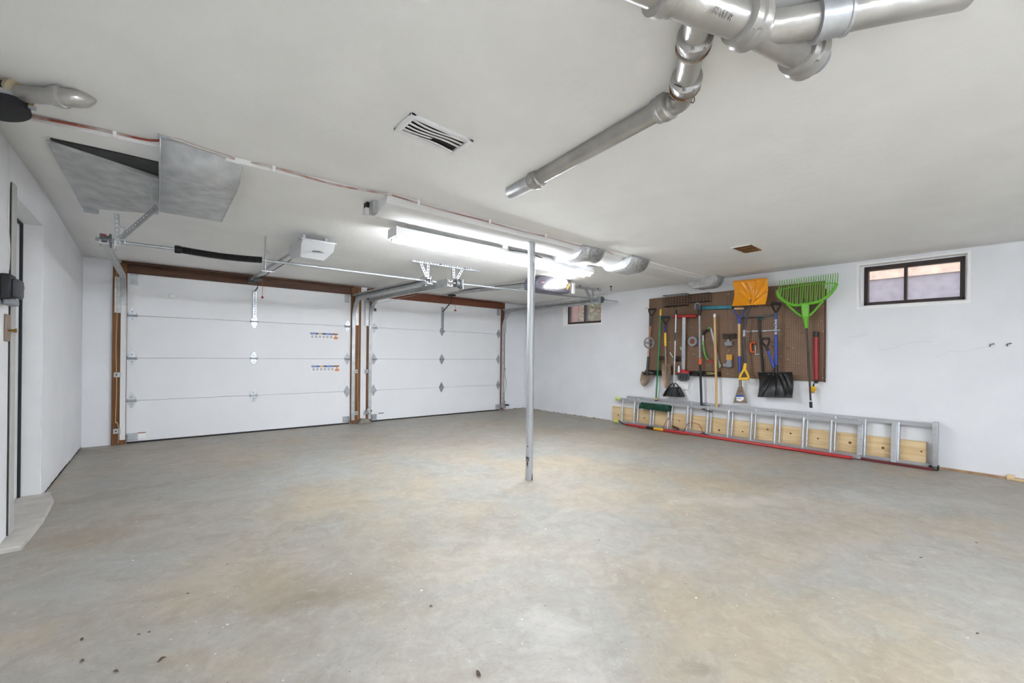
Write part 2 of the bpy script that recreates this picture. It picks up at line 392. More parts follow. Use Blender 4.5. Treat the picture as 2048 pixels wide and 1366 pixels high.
def smooth_path(pts, k=5):
    P = [Vector(p) for p in pts]; out = []
    for i in range(len(P)-1):
        p0 = P[max(i-1, 0)]; p1 = P[i]; p2 = P[i+1]; p3 = P[min(i+2, len(P)-1)]
        for j in range(k):
            t = j/k; out.append(.5*((2*p1)+(p2-p0)*t+(2*p0-5*p1+4*p2-p3)*t*t+(3*p1-p0-3*p2+p3)*t**3))
    out.append(P[-1]); return out
def text_mesh(name, body, size, mat, depth=.0006):
    cu = bpy.data.curves.new(name, 'FONT'); cu.body = body; cu.size = size; cu.align_x = 'CENTER'; cu.align_y = 'CENTER'; cu.extrude = depth
    t = bpy.data.objects.new(name, cu); COL.objects.link(t)
    dg = bpy.context.evaluated_depsgraph_get(); me = bpy.data.meshes.new_from_object(t.evaluated_get(dg)); bpy.data.objects.remove(t); bpy.data.curves.remove(cu)
    me.materials.clear(); me.materials.append(mat); return me

# ================================================================== the room
YB, XL, YN = 7.20, -.70, -3.6          # back wall face, left wall face, wall behind the camera
mb = MB(); mb.box(-1.3, 7.2, YN-.3, YB+.9, -.15, 0)
struct('floor', mb, FLOOR, label='worn concrete garage floor with tan and blue grey patches and paint flecks')
# ceiling: one skin with a small step along the cable
xs = [-.75, -.5, -.25, 0, .2, .4, .6, .9, 1.2, 1.6, 2, 2.5, 3, 3.5, 4, 4.7, 5.5, 6.0, 6.6]
rows = []
for y in (YN-.1, -2.5, -1, 0, 1, 2): rows.append([(x, y, zn(x)) for x in xs])
rows.append([(x, ystep(x)-.002, zn(x)) for x in xs]); rows.append([(x, ystep(x), zf(x, ystep(x))) for x in xs])
for y in (3.8, 4.4, 5, 5.5, 6, 6.5, 7, YB+.1): rows.append([(x, y, zf(x, y)) for x in xs])
mb = MB(); mb.grid(rows)
ce = part('ceiling', mb, CEIL, smooth=True); ce['kind'] = 'structure'; ce['label'] = 'white painted plaster ceiling with a low step along a cable'
md = ce.modifiers.new('thickness', 'SOLIDIFY'); md.thickness = .12; md.offset = 1
# which way the skin thickens: keep it above
ce.data.update()
if ce.data.polygons[0].normal.z < 0: md.offset = -1
# right wall with two window openings, in its own frame (x to the viewer's right, y into the wall)
a0, a1 = w_(1718, 572).x, w_(1935, 553).x; b0, b1 = w_(1128, 620).x, w_(1201, 620).x+.02
WZ0, WZ1 = 1.768, 2.252
mb = MB(); s0, s1 = -7.6, 3.9
gp = .0225
for x0, x1 in ((s0, b0-gp), (b1+gp, a0-gp), (a1+gp, s1)): mb.box(x0, x1, 0, .24, -.1, 2.5)
for x0, x1 in ((b0-gp, b1+gp), (a0-gp, a1+gp)): mb.box(x0, x1, 0, .24, -.1, WZ0-.031); mb.box(x0, x1, 0, .24, WZ1+gp, 2.5)
struct('wall_right', mb, WALL, RWM, label='white painted masonry wall with two small high windows')
# back wall around the two garage doors
DL0, DL1, DR0, DR1, DTOP = -.302, 2.442, 2.794, 5.556, 2.132
mb = MB()
for x0, x1 in ((-1.0, DL0), (DL1, DR0), (DR1, 6.6)): mb.box(x0, x1, YB, YB+.25, -.1, 2.5)
for x0, x1 in ((DL0, DL1), (DR0, DR1)): mb.box(x0, x1, YB, YB+.25, DTOP+.01, 2.5)
struct('wall_back', mb, WALL, label='white wall piers around the two garage doors')
# left wall with the door recess
e0, e1, ez = 4.04, 4.93, 2.115
mb = MB(); mb.box(-1.0, XL, YN-.2, e0, -.1, 2.6); mb.box(-1.0, XL, e1, YB+.2, -.1, 2.6); mb.box(-1.0, XL, e0, e1, ez, 2.6)
struct('wall_left', mb, WALL, label='white painted wall with a recessed side door')
mb = MB(); mb.box(-1.0, 6.9, YN-.2, YN, -.1, 2.6)
struct('wall_near', mb, WALL)
# step in the concrete under the side door
mb = MB(); mb.prism([(XL-.2, 3.70), (-.60, 3.70), (-.585, 4.2), (-.60, 4.70), (-.655, 4.98), (XL-.2, 4.98)], -.02, .028, 'z')
struct('trim_1', mb, M('sill_concrete', (190, 186, 180), .85, var=.12, vs=9, bump=.3, bs=30), bev=.008, label='raised concrete sill under the side door')
# side door: leaf at the back of the recess, dark gap, stop, casing on the near edge
d1 = thing('door_1', 'white flush side door set deep in the left wall', 'door', (XL-.15, 4.45, .03), kind='structure')
mb = MB(); mb.box(-.86, -.82, e0+.01, e1-.035, .035, ez-.02); part('door_leaf', mb, DOORP, d1, bev=.003)
mb = MB(); mb.box(-.85, -.806, e1-.034, e1-.006, .03, ez-.012); mb.box(-.85, -.806, e0, e1-.006, ez-.02, ez-.002); part('weather_strip', mb, RUBBER, d1)
mb = MB(); mb.box(-.90, XL-.005, e1-.006, e1+.012, .03, ez); part('jamb', mb, TRIMW, d1, bev=.002)
mb = MB(); mb.box(-.715, XL+.012, e0-.095, e0, .03, ez+.05); part('casing', mb, M('grey_casing', (186, 186, 182), .6), d1, bev=.003)
mb = MB(); mb.box(-.72, XL+.006, e0-.108, e0-.094, .03, ez+.045); part('hinge_gap', mb, DARKST, d1)
# right baseboard remains
mb = MB(); q0, q1 = w_(1872, 938).x, 2.7
for i in range(9):
    xa = q0+(q1-q0)*i/9; mb.box(xa, q0+(q1-q0)*(i+1)/9+.002, -.014-.004*random.random(), 0, 0, .022+.012*random.random())
struct('baseboard_right', mb, M('bare_wood_strip', (186, 160, 124), .8, col2=(150, 110, 84), vs=8), RWM, label='rough bare wood strip along the foot of the right wall')

# plaster cracks and the crumbling joint where the walls meet the floor
wr = bpy.data.objects['wall_right']
for pts in (((1755, 701), (1785, 697), (1805, 690), (1830, 684), (1865, 683)), ((1868, 716), (1880, 710), (1900, 702), (1930, 702), (1955, 697), (1976, 693)), ((1698, 674), (1715, 673), (1737, 667))):
    cr_ = part('crack', MB().tube(smooth_path([w_(x, y, .0) for x, y in pts], 4), .0016, 4), M('crack_line', (206, 206, 208), .9), wr, off=Vector((0, 0, 0)))
random.seed(11); JOINT = M('crumbled_joint', (128, 114, 96), .95, col2=(196, 192, 186), vs=22, thr=(.42, .6))
def crumbs(n, name, f0, f1, k, frame=None, depth=.012):
    mb = MB(); p0, p1 = Vector(f0), Vector(f1); side = Vector((-(p1-p0).y, (p1-p0).x, 0)).normalized()
    A = []; B = []
    for i in range(k+1):
        p = p0.lerp(p1, i/k); A.append(p+side*depth*random.uniform(.4, 1.5)); B.append(p+Vector((0, 0, random.uniform(.004, .020))))
    for i in range(k): mb.add([p0.lerp(p1, i/k), p0.lerp(p1, (i+1)/k), A[i], A[i+1], B[i], B[i+1]], [(2, 3, 5, 4), (0, 4, 5, 1), (0, 1, 3, 2)])
    return struct('trim_%d' % n, mb, JOINT, label=name)
yr0 = RWM @ Vector((w_(1222, 840).x, 0, 0)); yr1 = RWM @ Vector((-7.15, 0, 0))
crumbs(8, 'crumbled mortar joint at the foot of the right wall near the corner', yr0, yr1, 50)
crumbs(9, 'crumbled mortar joint at the foot of the left wall', (XL, YB, 0), (XL, 4.99, 0), 55, depth=-.012)
crumbs(10, 'crumbled mortar joint at the foot of the back wall by the right corner', (5.66, YB, 0), (6.24, YB, 0), 12, depth=-.012)

# ---------------------------------------------------------------- wooden frames of the garage doors
def wood(name, boxes, mat, label, n):
    mb = MB()
    for bb in boxes: mb.box(*bb)
    return struct('trim_%d' % n, mb, mat, bev=.004, label=label)
wood('jamb', [(-.438, DL0-.004, YB-.036, YB+.02, 0, 2.235)], WOODJ, 'brown wooden jamb at the left edge of the left garage door', 2)
wood('jamb', [(DL1+.004, 2.605, YB-.036, YB+.02, .01, 2.255)], WOODJ, 'brown wooden jamb at the right edge of the left garage door', 3)
wood('jamb', [(2.712, DR0-.004, YB-.036, YB+.02, .01, 2.25)], WOODJ, 'brown wooden jamb at the left edge of the right garage door', 4)
wood('jamb', [(DR1+.004, 5.645, YB-.036, YB+.02, .01, 2.25)], WOODR, 'red brown wooden jamb at the right edge of the right garage door', 5)
wood('header', [(DL0-.05, DL1+.03, YB-.03, YB+.02, DTOP-.012, 2.205), (DL0-.05, DL1+.03, YB-.012, YB+.02, 2.205, 2.235), (DL0-.06, DL1+.03, YB-.05, YB+.02, 2.235, 2.262)], WOODH, 'dark brown wooden header above the left garage door', 6)
wood('header', [(DR0-.02, DR1+.06, YB-.03, YB+.02, DTOP-.012, 2.225), (DR0-.02, DR1+.03, YB-.015, YB+.02, 2.225, 2.262)], WOODR, 'red brown wooden header above the right garage door', 7)

# ---------------------------------------------------------------- windows
def window(n, x0, x1, label, split):
    t = thing('window_%d' % n, label, 'window', (x0, .12, WZ0), RWM, kind='structure')
    fy0, fy1, fw_ = .078, .165, .036
    xa, xb, za, zb = x0+.034, x1-.022, WZ0+.018, WZ1-.014
    for bb in ((x0-.02, xa, .09, .18, WZ0-.03, WZ1+.02), (xb, x1+.02, .09, .18, WZ0-.03, WZ1+.02), (xa, xb, .09, .18, WZ0-.03, za), (xa, xb, .09, .18, zb, WZ1+.02)): part('stop', MB().box(*bb), PAPER, t)
    for bb in ((x0-.0225, x0, -.004, .1, WZ0-.03, WZ1+.0225), (x1, x1+.0225, -.004, .1, WZ0-.03, WZ1+.0225), (x0, x1, -.004, .1, WZ0-.031, WZ0), (x0, x1, -.004, .1, WZ1, WZ1+.0225)): part('casing', MB().box(*bb), PAPER, t)
    x0, x1 = xa, xb
    for bb in ((x0, x0+fw_, fy0, fy1, za, zb), (x1-fw_, x1, fy0, fy1, za, zb), (x0, x1, fy0, fy1, za, za+.034), (x0, x1, fy0, fy1, zb-.045, zb)):
        part('frame_rail', MB().box(*bb), FRAMEB, t, bev=.003)
    xm = x0+(x1-x0)*split
    part('mullion', MB().box(xm-.012, xm+.012, fy0-.004, fy1, WZ0+.04, WZ1-.05), FRAMEB, t, bev=.002)
    for p0, p1 in ((x0+fw_, xm-.012), (xm+.012, x1-fw_)):
        part('pane', MB().box(p0-.004, p1+.004, .132, .136, WZ0+.04, WZ1-.05), GLASS, t)
    return t
window(1, b0, b1, 'small brown framed window behind the right door track, shrubs outside', .5)
window(2, a0, a1, 'small brown framed window high on the wall beside the green rake', .44)

# ---------------------------------------------------------------- outside
mb = MB(); mb.box(6.75, 40, -25, 30, 1.35, 1.55); g = struct('floor_outside', mb, SOIL, label='bare garden soil outside the windows')
nb = thing('neighbour_house', 'peach lap sided house wall outside the right window', 'house', (9.6, 0, 1.55))
for i in range(12):
    z = 2.36+i*.17
    if i == 0: continue
    part('siding_board', MB().add([(9.58, -6, z), (9.58, 2.35, z), (9.60, -6, z+.175), (9.60, 2.35, z+.175), (9.7, -6, z), (9.7, 2.35, z), (9.7, -6, z+.175), (9.7, 2.35, z+.175)],
         [(0, 1, 3, 2), (4, 6, 7, 5), (0, 2, 6, 4), (1, 5, 7, 3), (0, 4, 5, 1), (2, 3, 7, 6)]), SIDING, nb, smooth=False)
part('foundation', MB().box(9.62, 9.9, -6, 2.3, 1.5, 2.54), WELL, nb)
part('corner_board', MB().box(9.56, 9.7, 2.30, 2.42, 2.50, 4.5), SIDING, nb)
fe = thing('garden_fence', 'red brown board fence behind the shrubs outside', 'fence', (11, 8, 1.5))
for i in range(30):
    part('fence_board', MB().box(11, 11.04, 5.2+i*.25, 5.2+i*.25+.235, 1.5, 3.3+.04*random.random()), STUC, fe)
def shrub(name, c, rad, h, n, label):
    t = thing(name, label, 'shrub', (c[0], c[1], 1.55), group='shrubs outside the window behind the track')
    mb = MB()
    for i in range(5):
        a = i*1.3; mb.tube([(c[0], c[1], 1.5), (c[0]+.3*rad*math.cos(a), c[1]+.3*rad*math.sin(a), 1.5+h*.5), (c[0]+.8*rad*math.cos(a), c[1]+.8*rad*math.sin(a), 1.5+h*.9)], [.02, .014, .006], 6)
    part('stem', mb, WOODJ, t)
    mb = MB()
    for i in range(n):
        a, r, z = random.random()*6.28, rad*math.sqrt(random.random()), 1.6+h*random.random()
        p = Vector((c[0]+r*math.cos(a), c[1]+r*math.sin(a), z)); d = Vector((random.uniform(-1, 1), random.uniform(-1, 1), random.uniform(-.4, 1))).normalized(); e = d.cross(Vector((random.random(), random.random(), 1))).normalized(); s = .05+.05*random.random()
        mb.add([p, p+d*s+e*s*.35, p+d*s*2, p+d*s-e*s*.35], [(0, 1, 2, 3)])
    part('foliage', mb, LEAF, t, kind='stuff', recalc=False)
shrub('shrub', (8.6, 7.0), .55, 1.5, 900, 'leafy green shrub outside the window behind the track, nearer its left pane')
shrub('shrub', (9.4, 6.6), .6, 1.1, 500, 'sparse shrub outside the window behind the track, nearer its right pane')
shrub('shrub', (8.6, 2.15), .25, 1.2, 260, 'small leafy shrub outside the right window at its left edge')

# ================================================================== garage doors
def hinge_mesh():
    mb = MB()
    def leaf(s):
        return [(-.040, s*.008), (-.044, s*.022), (-.028, s*.055), (-.012, s*.088), (0, s*.095), (.012, s*.088), (.028, s*.055), (.044, s*.022), (.040, s*.008)]
    for s in (-1, 1): mb.prism(leaf(s), -.004, 0)
    mb.tube([(-.046, -.012, 0), (.046, -.012, 0)], .009, 8)
    for s in (-1, 1):
        mb.box(-.046+0, -.038, -.016, 0, -.02, .02); mb.box(.038, .046, -.016, 0, -.02, .02)
    return mesh('hinge', mb, STEEL)
HINGE = hinge_mesh()
mbt = MB(); mbt.disc((0, -.005, .045), (0, 1, 0), .006, .006, 8); mbt.disc((0, -.005, -.045), (0, 1, 0), .006, .006, 8); BOLT = mesh('hinge_bolts', mbt, DARKST)
SEC = .533
def perforated(mb, p, q, wdt, th, side, pitch=.034):
    # slotted steel strap: two rails and a web between each pair of slots
    p, q, side = Vector(p), Vector(q), Vector(side); t = (q-p); Lg = t.length; t.normalize(); side = (side-t*side.dot(t)).normalized()
    for s in (-1, 1): mb.bar(p+side*s*wdt*.36, q+side*s*wdt*.36, wdt*.28, th, side)
    n = max(2, int(Lg/pitch))
    for i in range(n+1):
        c = p+t*(Lg*i/n); a = c-t*min(pitch*.25, .008) if i else c; b_ = c+t*min(pitch*.25, .008) if i < n else c
        mb.bar(a, b_, wdt*.5, th*.96, side)
    return mb
def garage_door(x0, x1, label, ctr, stickers):
    t = thing('garage_door', label, 'garage door', ((x0+x1)/2, YB+.02, 0), group='sectional garage doors')
    yf = YB+.004
    for k in range(4):
        z0 = k*SEC+(.0012 if k else .018); z1 = (k+1)*SEC-.0012
        part('door_section', MB().box(x0, x1, yf, yf+.045, z0, z1), DOORW, t, bev=.004)
        for xe in (x0, x1-.055):
            part('end_stile', MB().box(xe+.001, xe+.054, yf-.0015, yf+.01, z0+.006, z1-.006), DOORW, t)
    part('seam_light_block', MB().box(x0+.002, x1-.002, yf+.03, yf+.05, .02, 2.13), DGREY, t)  # added backing that keeps outside light from glowing through the section seams
    part('bottom_seal', MB().box(x0, x1, yf-.006, yf+.04, 0, .02), RUBBER, t)
    for k in (1, 2, 3):
        for xc in (x0+.045, ctr, x1-.045):
            h = place('hinge', HINGE, STEEL, t, (xc, yf, k*SEC)); place('bolt', BOLT, DARKST, h, OFF[h.name])
        for xc, s in ((x0+.045, -1), (x1-.045, 1)):
            part('roller_stem', MB().tube([(xc-s*.055, yf-.022, k*SEC-.012), (xc+s*.075, yf-.022, k*SEC-.012)], .0055, 8), STEEL, t)
            part('roller', MB().disc((xc+s*.078, yf-.022, k*SEC-.012), (1, 0, 0), .022, .012, 14), STEEL, t)
    for xc, s in ((x0+.06, -1), (x1-.06, 1)):
        part('bottom_bracket', MB().box(xc-.05, xc+.05, yf-.006, yf, .03, .125).box(xc+s*.045, xc+s*.051, yf-.05, yf, .03, .125).box(xc-.03, xc+.03, yf-.03, yf-.006, .045, .052), STEEL, t, bev=.002)
        part('top_bracket', MB().box(xc-.035, xc+.035, yf-.005, yf, 1.985, 2.105).box(xc-.04, xc+.045, yf-.06, yf, 2.1, 2.106), STEEL, t)
    mb = MB(); mb.box(ctr-.022, ctr-.016, yf-.03, yf, 1.65, 2.05); mb.box(ctr+.016, ctr+.022, yf-.03, yf, 1.65, 2.05)
    perforated(mb, (ctr, yf-.031, 1.65), (ctr, yf-.031, 2.05), .044, .003, (1, 0, 0)); part('operator_bracket', mb, STEEL, t)
    for px, py in stickers:
        p = at_y(px, py, yf); q = at_y(px+55, py+15, yf); zt = p.z; L_ = q.x-p.x; hh = .092
        st = part('sticker', MB().box(p.x, p.x+L_, yf-.0012, yf, zt-hh, zt), PAPER, t, label='white printed notice with blue band and orange corner')
        y0, y1 = yf-.0018, yf-.001
        part('print', MB().box(p.x, p.x+L_*.83, y0, y1, zt-.028, zt), LBLUE, st); part('print', MB().box(p.x+L_*.28, p.x+L_*.43, y0-.0004, y1, zt-.027, zt-.001), LYEL, st)
        part('print', MB().box(p.x+L_*.83, p.x+L_, y0, y1, zt-.026, zt), LBRN, st); part('print', MB().box(p.x+L_*.85, p.x+L_, y0, y1, zt-hh, zt-.055), LORG, st)
        mb = MB()
        for i in range(6): mb.box(p.x+L_*(.03+i*.135), p.x+L_*(.12+i*.135), y0, y1, zt-hh+.01, zt-.04)
        part('print', mb, LGREY, st); part('print', MB().box(p.x+L_*.90, p.x+L_*.94, y0, y1, zt-.05, zt-.032), DGREY, st)
        mb = MB()
        for a, b_ in ((.02, .2), (.55, .68), (.71, .8)): mb.box(p.x+L_*a, p.x+L_*b_, y0-.0003, y1, zt-.018, zt-.008)
        part('print', mb, LGREY, st)
    return t
gl = garage_door(DL0, DL1, 'white sectional garage door with two blue banded notices, nearest the left wall', 1.068, [(620.5, 665), (623, 731)])
yf = YB+.004
p = at_y(345, 593, yf); part('tilt_sensor', MB().box(p.x-.038, p.x+.038, yf-.022, yf, p.z-.03, p.z+.03), PAPER, gl, bev=.014, label='small white tilt sensor')
p = at_y(281, 883, yf); part('warning_tag', MB().box(p.x-.03, p.x+.05, yf-.002, yf, .05, .125), PAPER, gl); part('tag_band', MB().box(p.x-.03, p.x+.05, yf-.003, yf, .115, .127), LBRN, gl)
gr = garage_door(DR0, DR1, 'white sectional garage door without notices, nearest the right wall', 4.16, [])
p = at_y(750, 619, yf); part('tilt_sensor', MB().box(p.x-.02, p.x+.02, yf-.014, yf, p.z-.03, p.z+.02), DGREY, gr, bev=.004, label='small dark grey sensor')
p = at_y(762, 827, yf); part('warning_tag', MB().box(p.x-.05, p.x+.05, yf-.002, yf, p.z, p.z+.012), DGREY, gr)

# ---------------------------------------------------------------- tracks
CH = [(-.026, -.012), (-.026, .014), (.026, .014), (.026, -.012), (.018, -.012), (.018, .006), (-.018, .006), (-.018, -.012)]
def track(x, s, label, yend, zend, vmat, ang=True):
    # s: side on which the wall jamb stands (+1 to the right)
    t = thing('garage_door_track', label, 'door track', (x, YB-.03, .05), group='galvanised garage door tracks')
    yv = YB-.045; part('vertical_track', MB().sweep(CH, [(x, yv, .06), (x, yv, 1.72)], (1, 0, 0)), vmat, t)
    r = .33; zt = 2.045
    path = [(x, yv, 1.70), (x, yv, zt-r)]+[(x, yv-r+r*math.cos(a), zt-r+r*math.sin(a)) for a in [PI/2*i/10 for i in range(1, 11)]]
    y0 = yv-r; n = 6
    path += [(x, y0+(yend-y0)*i/n, zt+(zend-zt)*i/n) for i in range(1, n+1)]
    part('curved_track', MB().sweep(CH, path, (1, 0, 0)), GALV, t)
    # upper low-headroom track with its stiffening angle
    if ang: part('upper_track', MB().sweep(CH, [(x, YB-.06, 2.105), (x, 6.4, 2.10), (x, yend, zend+.055)], (1, 0, 0)), GALV, t)
    if ang: part('track_angle', MB().sweep([(-.002, -.05), (.002, -.05), (.002, .04), (.034, .04), (.034, .044), (-.002, .044)], [(x+s*.03, YB-.05, 2.075), (x+s*.03, yend+.02, zend+.03)], (1, 0, 0)), GALV, t)
    # flag plate on the jamb and two small brackets
    part('flag_bracket', MB().box(x+s*.02, x+s*.024, yv-.03, YB-.034, 1.62, 2.08).box(min(x+s*.02, x+s*.085), max(x+s*.02, x+s*.085), YB-.043, YB-.037, 1.62, 2.06), GALV, t)
    for z in (.17, .86):
        part('jamb_bracket', MB().box(min(x, x+s*.085), max(x, x+s*.085), YB-.041, YB-.036, z-.03, z+.03).box(x+s*.02-.003, x+s*.02+.003, yv-.02, YB-.037, z-.03, z+.03), STEEL, t, bev=.002)
        part('bolt', MB().disc((x+s*.06, YB-.043, z), (0, 1, 0), .009, .006, 8), DARKST, t)
    return t
track(-.335, -1, 'galvanised track with white upright along the left edge of the left door', 4.62, 2.00, TRIMW, False)
track(2.478, 1, 'galvanised track along the right edge of the left door', 4.60, 2.005, GALV)
track(2.758, -1, 'galvanised track along the left edge of the right door', 4.58, 2.0, GALV)
track(5.592, 1, 'galvanised track along the right edge of the right door', 4.62, 2.04, GALV)

# ---------------------------------------------------------------- rear torsion shafts
def drum(mb, c, r=.05):
    for o_, rr in ((-.03, r), (-.024, r*.82), (.024, r*.82), (.03, r)): pass
    mb.tube([Vector(c)+Vector((a, 0, 0)) for a in (-.034, -.026, -.025, .02, .021, .034)], [r*1.05, r*1.05, r*.86, r*.80, r*1.15, r*1.15], 20)
def shaft(label, p0, p1, drums, spring, cab):
    t = thing('torsion_shaft', label, 'torsion shaft', p0, group='torsion shafts behind the door tracks')
    p0, p1 = Vector(p0), Vector(p1); dr = (p1-p0).normalized()
    part('shaft', MB().tube([p0, p1], .0135, 12), STEEL, t)
    for (f, red), xk in zip(drums, cab):
        c = p0+(p1-p0)*f; mb = MB(); drum(mb, c, .048); dmo = part('cable_drum', mb, M('grey_drum', (116, 118, 122), .45, .5), t)
        if red: part('drum_mark', MB().disc(c+Vector((-.012, -.012, .033)), (1, 0, 0), .014, .03, 10), RED, dmo)
        s = 1 if f < .5 else -1
        b_ = c+Vector((s*.055, 0, 0)); part('bearing_plate', MB().box(b_.x-.003, b_.x+.003, b_.y-.045, b_.y+.045, b_.z-.07, b_.z+.05).disc(b_, (1, 0, 0), .026, .02, 14), STEEL, t)
        part('lift_cable', MB().tube([c+Vector((-.03*s, .04, -.04)), Vector((xk-.02*s, YB-.07, 1.98)), Vector((xk-.012*s, YB-.035, .1))], .0022, 6), STEEL, t)
    if spring:
        a, b_ = (p0+(p1-p0)*f for f in spring); Lg = (b_-a).length; n = 64
        pts = []; u = Vector((0, 0, 1)); v = dr.cross(u)
        for i in range(n*8+1):
            th = 2*PI*i/8; sag = -.012*math.sin(PI*i/(n*8)); pts.append(a+dr*(Lg*i/(n*8))+(u*math.cos(th)+v*math.sin(th))*.027+u*sag)
        part('torsion_spring', MB().tube(pts, .0046, 5), SPRING, t)
        part('spring_core', MB().tube([a+Vector((0, 0, 0)), a+dr*Lg*.5-u*.012, b_], .0255, 12), SPRING, t)
        part('winding_cone', MB().tube([a-dr*.055, a-dr*.05, a-dr*.02, a, a+dr*.03], [.03, .034, .034, .027, .027], 8), SPRING, t)
        part('set_bolt', MB().disc(a-dr*.04-v*.03, v, .008, .02, 6), STEEL, t)
    return t, p0, p1
sh1, A0, A1 = shaft('left torsion shaft carrying a black spring in front of the left garage door', at_y(191, 478, 4.78), at_y(872, 564, 4.72), [(.02, True), (.965, False)], (.182, .382), (-.30, 2.445))
# crank handle and locking lever at the left end
q = A0+(A1-A0)*.048
part('lock_lever', MB().tube([q+Vector((.03, -.02, 0)), q+Vector((.03, -.03, .06)), q+Vector((.03, -.03, .115)), q+Vector((-.03, -.03, .118))], .005, 6), STEEL, sh1)
sh2, B0, B1 = shaft('right torsion shaft in front of the right garage door, beside the post', at_y(906, 566, 4.70), at_y(1235, 603, 4.62), [(.02, False), (.865, False)], None, (2.79, 5.56))
# spring anchor strut
c = A0+(A1-A0)*.392
t = thing('spring_anchor_bracket', 'slotted steel strut holding the right end of the black spring to the ceiling', 'bracket', c, group='ceiling straps of the door gear')
part('strut', MB().box(c.x-.003, c.x+.003, c.y-.02, c.y+.02, c.z-.10, c.z+.06), STEEL, t); part('hanger', MB().tube([c+Vector((0, 0, .05)), (c.x, c.y, zc(c.x, c.y))], .006, 6), STEEL, t)
for dz in (.04, .09): part('bolt', MB().disc(c+Vector((.02, 0, dz)), (1, 0, 0), .006, .05, 6), STEEL, t)
part('rail_clip', MB().box(c.x-.03, c.x+.07, c.y-.02, c.y+.02, c.z-.108, c.z-.1), STEEL, t)

# ---------------------------------------------------------------- hangers of slotted angle
def angle_iron(mb, p, q, w1=.034):
    p, q = Vector(p), Vector(q); perforated(mb, p, q, w1, .003, (0, 0, 1) if abs((q-p).normalized().z) < .7 else (1, 0, 0))
    d = (q-p).normalized(); side = Vector((0, 1, 0)); side = (side-d*side.dot(d)).normalized()
    up_ = Vector((0, 0, 1)) if abs(d.z) < .7 else Vector((1, 0, 0)); up_ = (up_-d*up_.dot(d)).normalized()
    mb.bar(p-up_*w1*.5+side*w1*.35, q-up_*w1*.5+side*w1*.35, .003, w1*.7, up_)
def hanger(label, pieces, rods, base):
    t = thing('track_hanger', label, 'hanger', base, group='slotted steel track hangers')
    for p_, q_ in pieces: mb = MB(); angle_iron(mb, p_, q_); part('slotted_angle', mb, STEEL, t)
    for r_ in rods:
        part('hanger_bolt', MB().tube([r_, (r_[0], r_[1], zc(r_[0], r_[1])+.002)], .006, 6).disc((r_[0], r_[1], zc(r_[0], r_[1])-.008), (0, 0, 1), .013, .006, 8), DGREY, t)
    return t
Yh = 4.68
def hz(px, py, dy=0): v = at_y(px, py, Yh+dy); return (v.x, v.y, v.z)
hanger('long slotted angle hanging over the two middle tracks', [(hz(825, 520), hz(959, 541)), (hz(841, 524), hz(855, 557)), (hz(857, 527), hz(855, 557)), (hz(907, 534), hz(908, 556)), (hz(926, 537), hz(914, 557))], [hz(881, 529), hz(930, 537)], hz(880, 540))
hanger('slotted angle and braces over the end of the rightmost track', [(hz(1151, 574), hz(1202, 580)), (hz(1172, 577), hz(1186, 604)), (hz(1187, 579), hz(1187, 602))], [hz(1160, 575), hz(1196, 579)], hz(1187, 590))
v0, v1 = hz(233, 428, .06), hz(236, 492, .06)
hanger('upright slotted angle and long brace at the end of the leftmost track', [(v1, (v0[0], v0[1], min(v0[2], zc(v0[0], v0[1])-.002))), (hz(241, 475, -.02), tuple(at_z(313, 413, 2.26)))], [], v1)
hk = at_z(1222, 573, 2.28); one('ceiling_hook', MB().tube([hk, hk-Vector((0, 0, .05)), hk-Vector((-.02, 0, .065))], .006, 6).disc(hk, (0, 0, 1), .018, .012, 10), BLACK, 'small black hook in the ceiling above the rightmost track', 'hook')

# ---------------------------------------------------------------- openers
op = thing('garage_door_opener', 'white garage door opener with a plain steel rail, in front of the left door', 'garage opener', (1.12, 4.45, 2.13))
# body: wedge box, front (towards the camera) larger
f0, f1, f2, f3 = at_z(603, 475, 2.245), at_z(671, 487, 2.235), at_z(653, 521, 2.10), at_z(598, 513, 2.10)
x0, x1, y0, y1 = 1.0, 1.30, 4.22, 4.62
def corner(px, py, y): v = at_y(px, py, y); return v
A = [corner(605, 476, 4.25), corner(672, 486, 4.25), corner(667, 502, 4.25), corner(650, 522, 4.42), corner(601, 514, 4.42), corner(603, 495, 4.25)]
B = [v+Vector((-.045, .30, 0)) for v in A]; B[3].y = B[4].y = 4.60
part('housing', MB().hull2(A, B), OPENW, op, bev=.012)
mb = MB(); c0, c1 = A[2], A[5]
for i in range(9):
    p_ = A[5].lerp(A[2], .36+.055*i)+Vector((0, -.001, -.005)); p_ += (A[3].lerp(A[4], .5)-A[2].lerp(A[5], .5))*.25; mb.bar(p_, p_+Vector((.012, 0, .014)), .006, .006, (1, 0, 0))
part('vent_slots', mb, DARKST, op)
part('top_plate', MB().box(A[0].x-.01, A[1].x+.01, 4.26, 4.6, A[0].z-.004, A[0].z+.006), GALV, op)
rl0, rl1 = at_y(506, 556, 7.05), at_y(600, 498, 4.62)
rl1 = Vector((rl0.x*.3+rl1.x*.7, 4.6, 2.155)); rl0 = Vector((rl0.x, 7.1, 2.195))
part('rail', MB().bar(rl0, rl1, .035, .05, (0, 0, 1)), GALV, op, bev=.003)
part('chain', MB().tube([rl0+Vector((.045, -.02, -.02)), rl1+Vector((.045, 0, -.01))], .006, 6), DGREY, op); part('rail_bracket', MB().box(rl0.x-.04, rl0.x+.05, YB-.06, YB-.03, 2.14, 2.22), DGREY, op)
tz = 2.16; part('trolley', MB().box(rl0.x-.03, rl0.x+.06, 6.72, 6.86, tz-.03, tz+.0), DGREY, op, bev=.004)
part('arm', MB().bar((rl0.x+.02, 6.8, 2.14), (rl0.x+.03, 6.86, 2.05), .006, .025, (1, 0, 0)).bar((rl0.x+.03, 6.86, 2.05), (1.07, YB-.03, 2.04), .006, .025, (1, 0, 0)), BLACK, op)
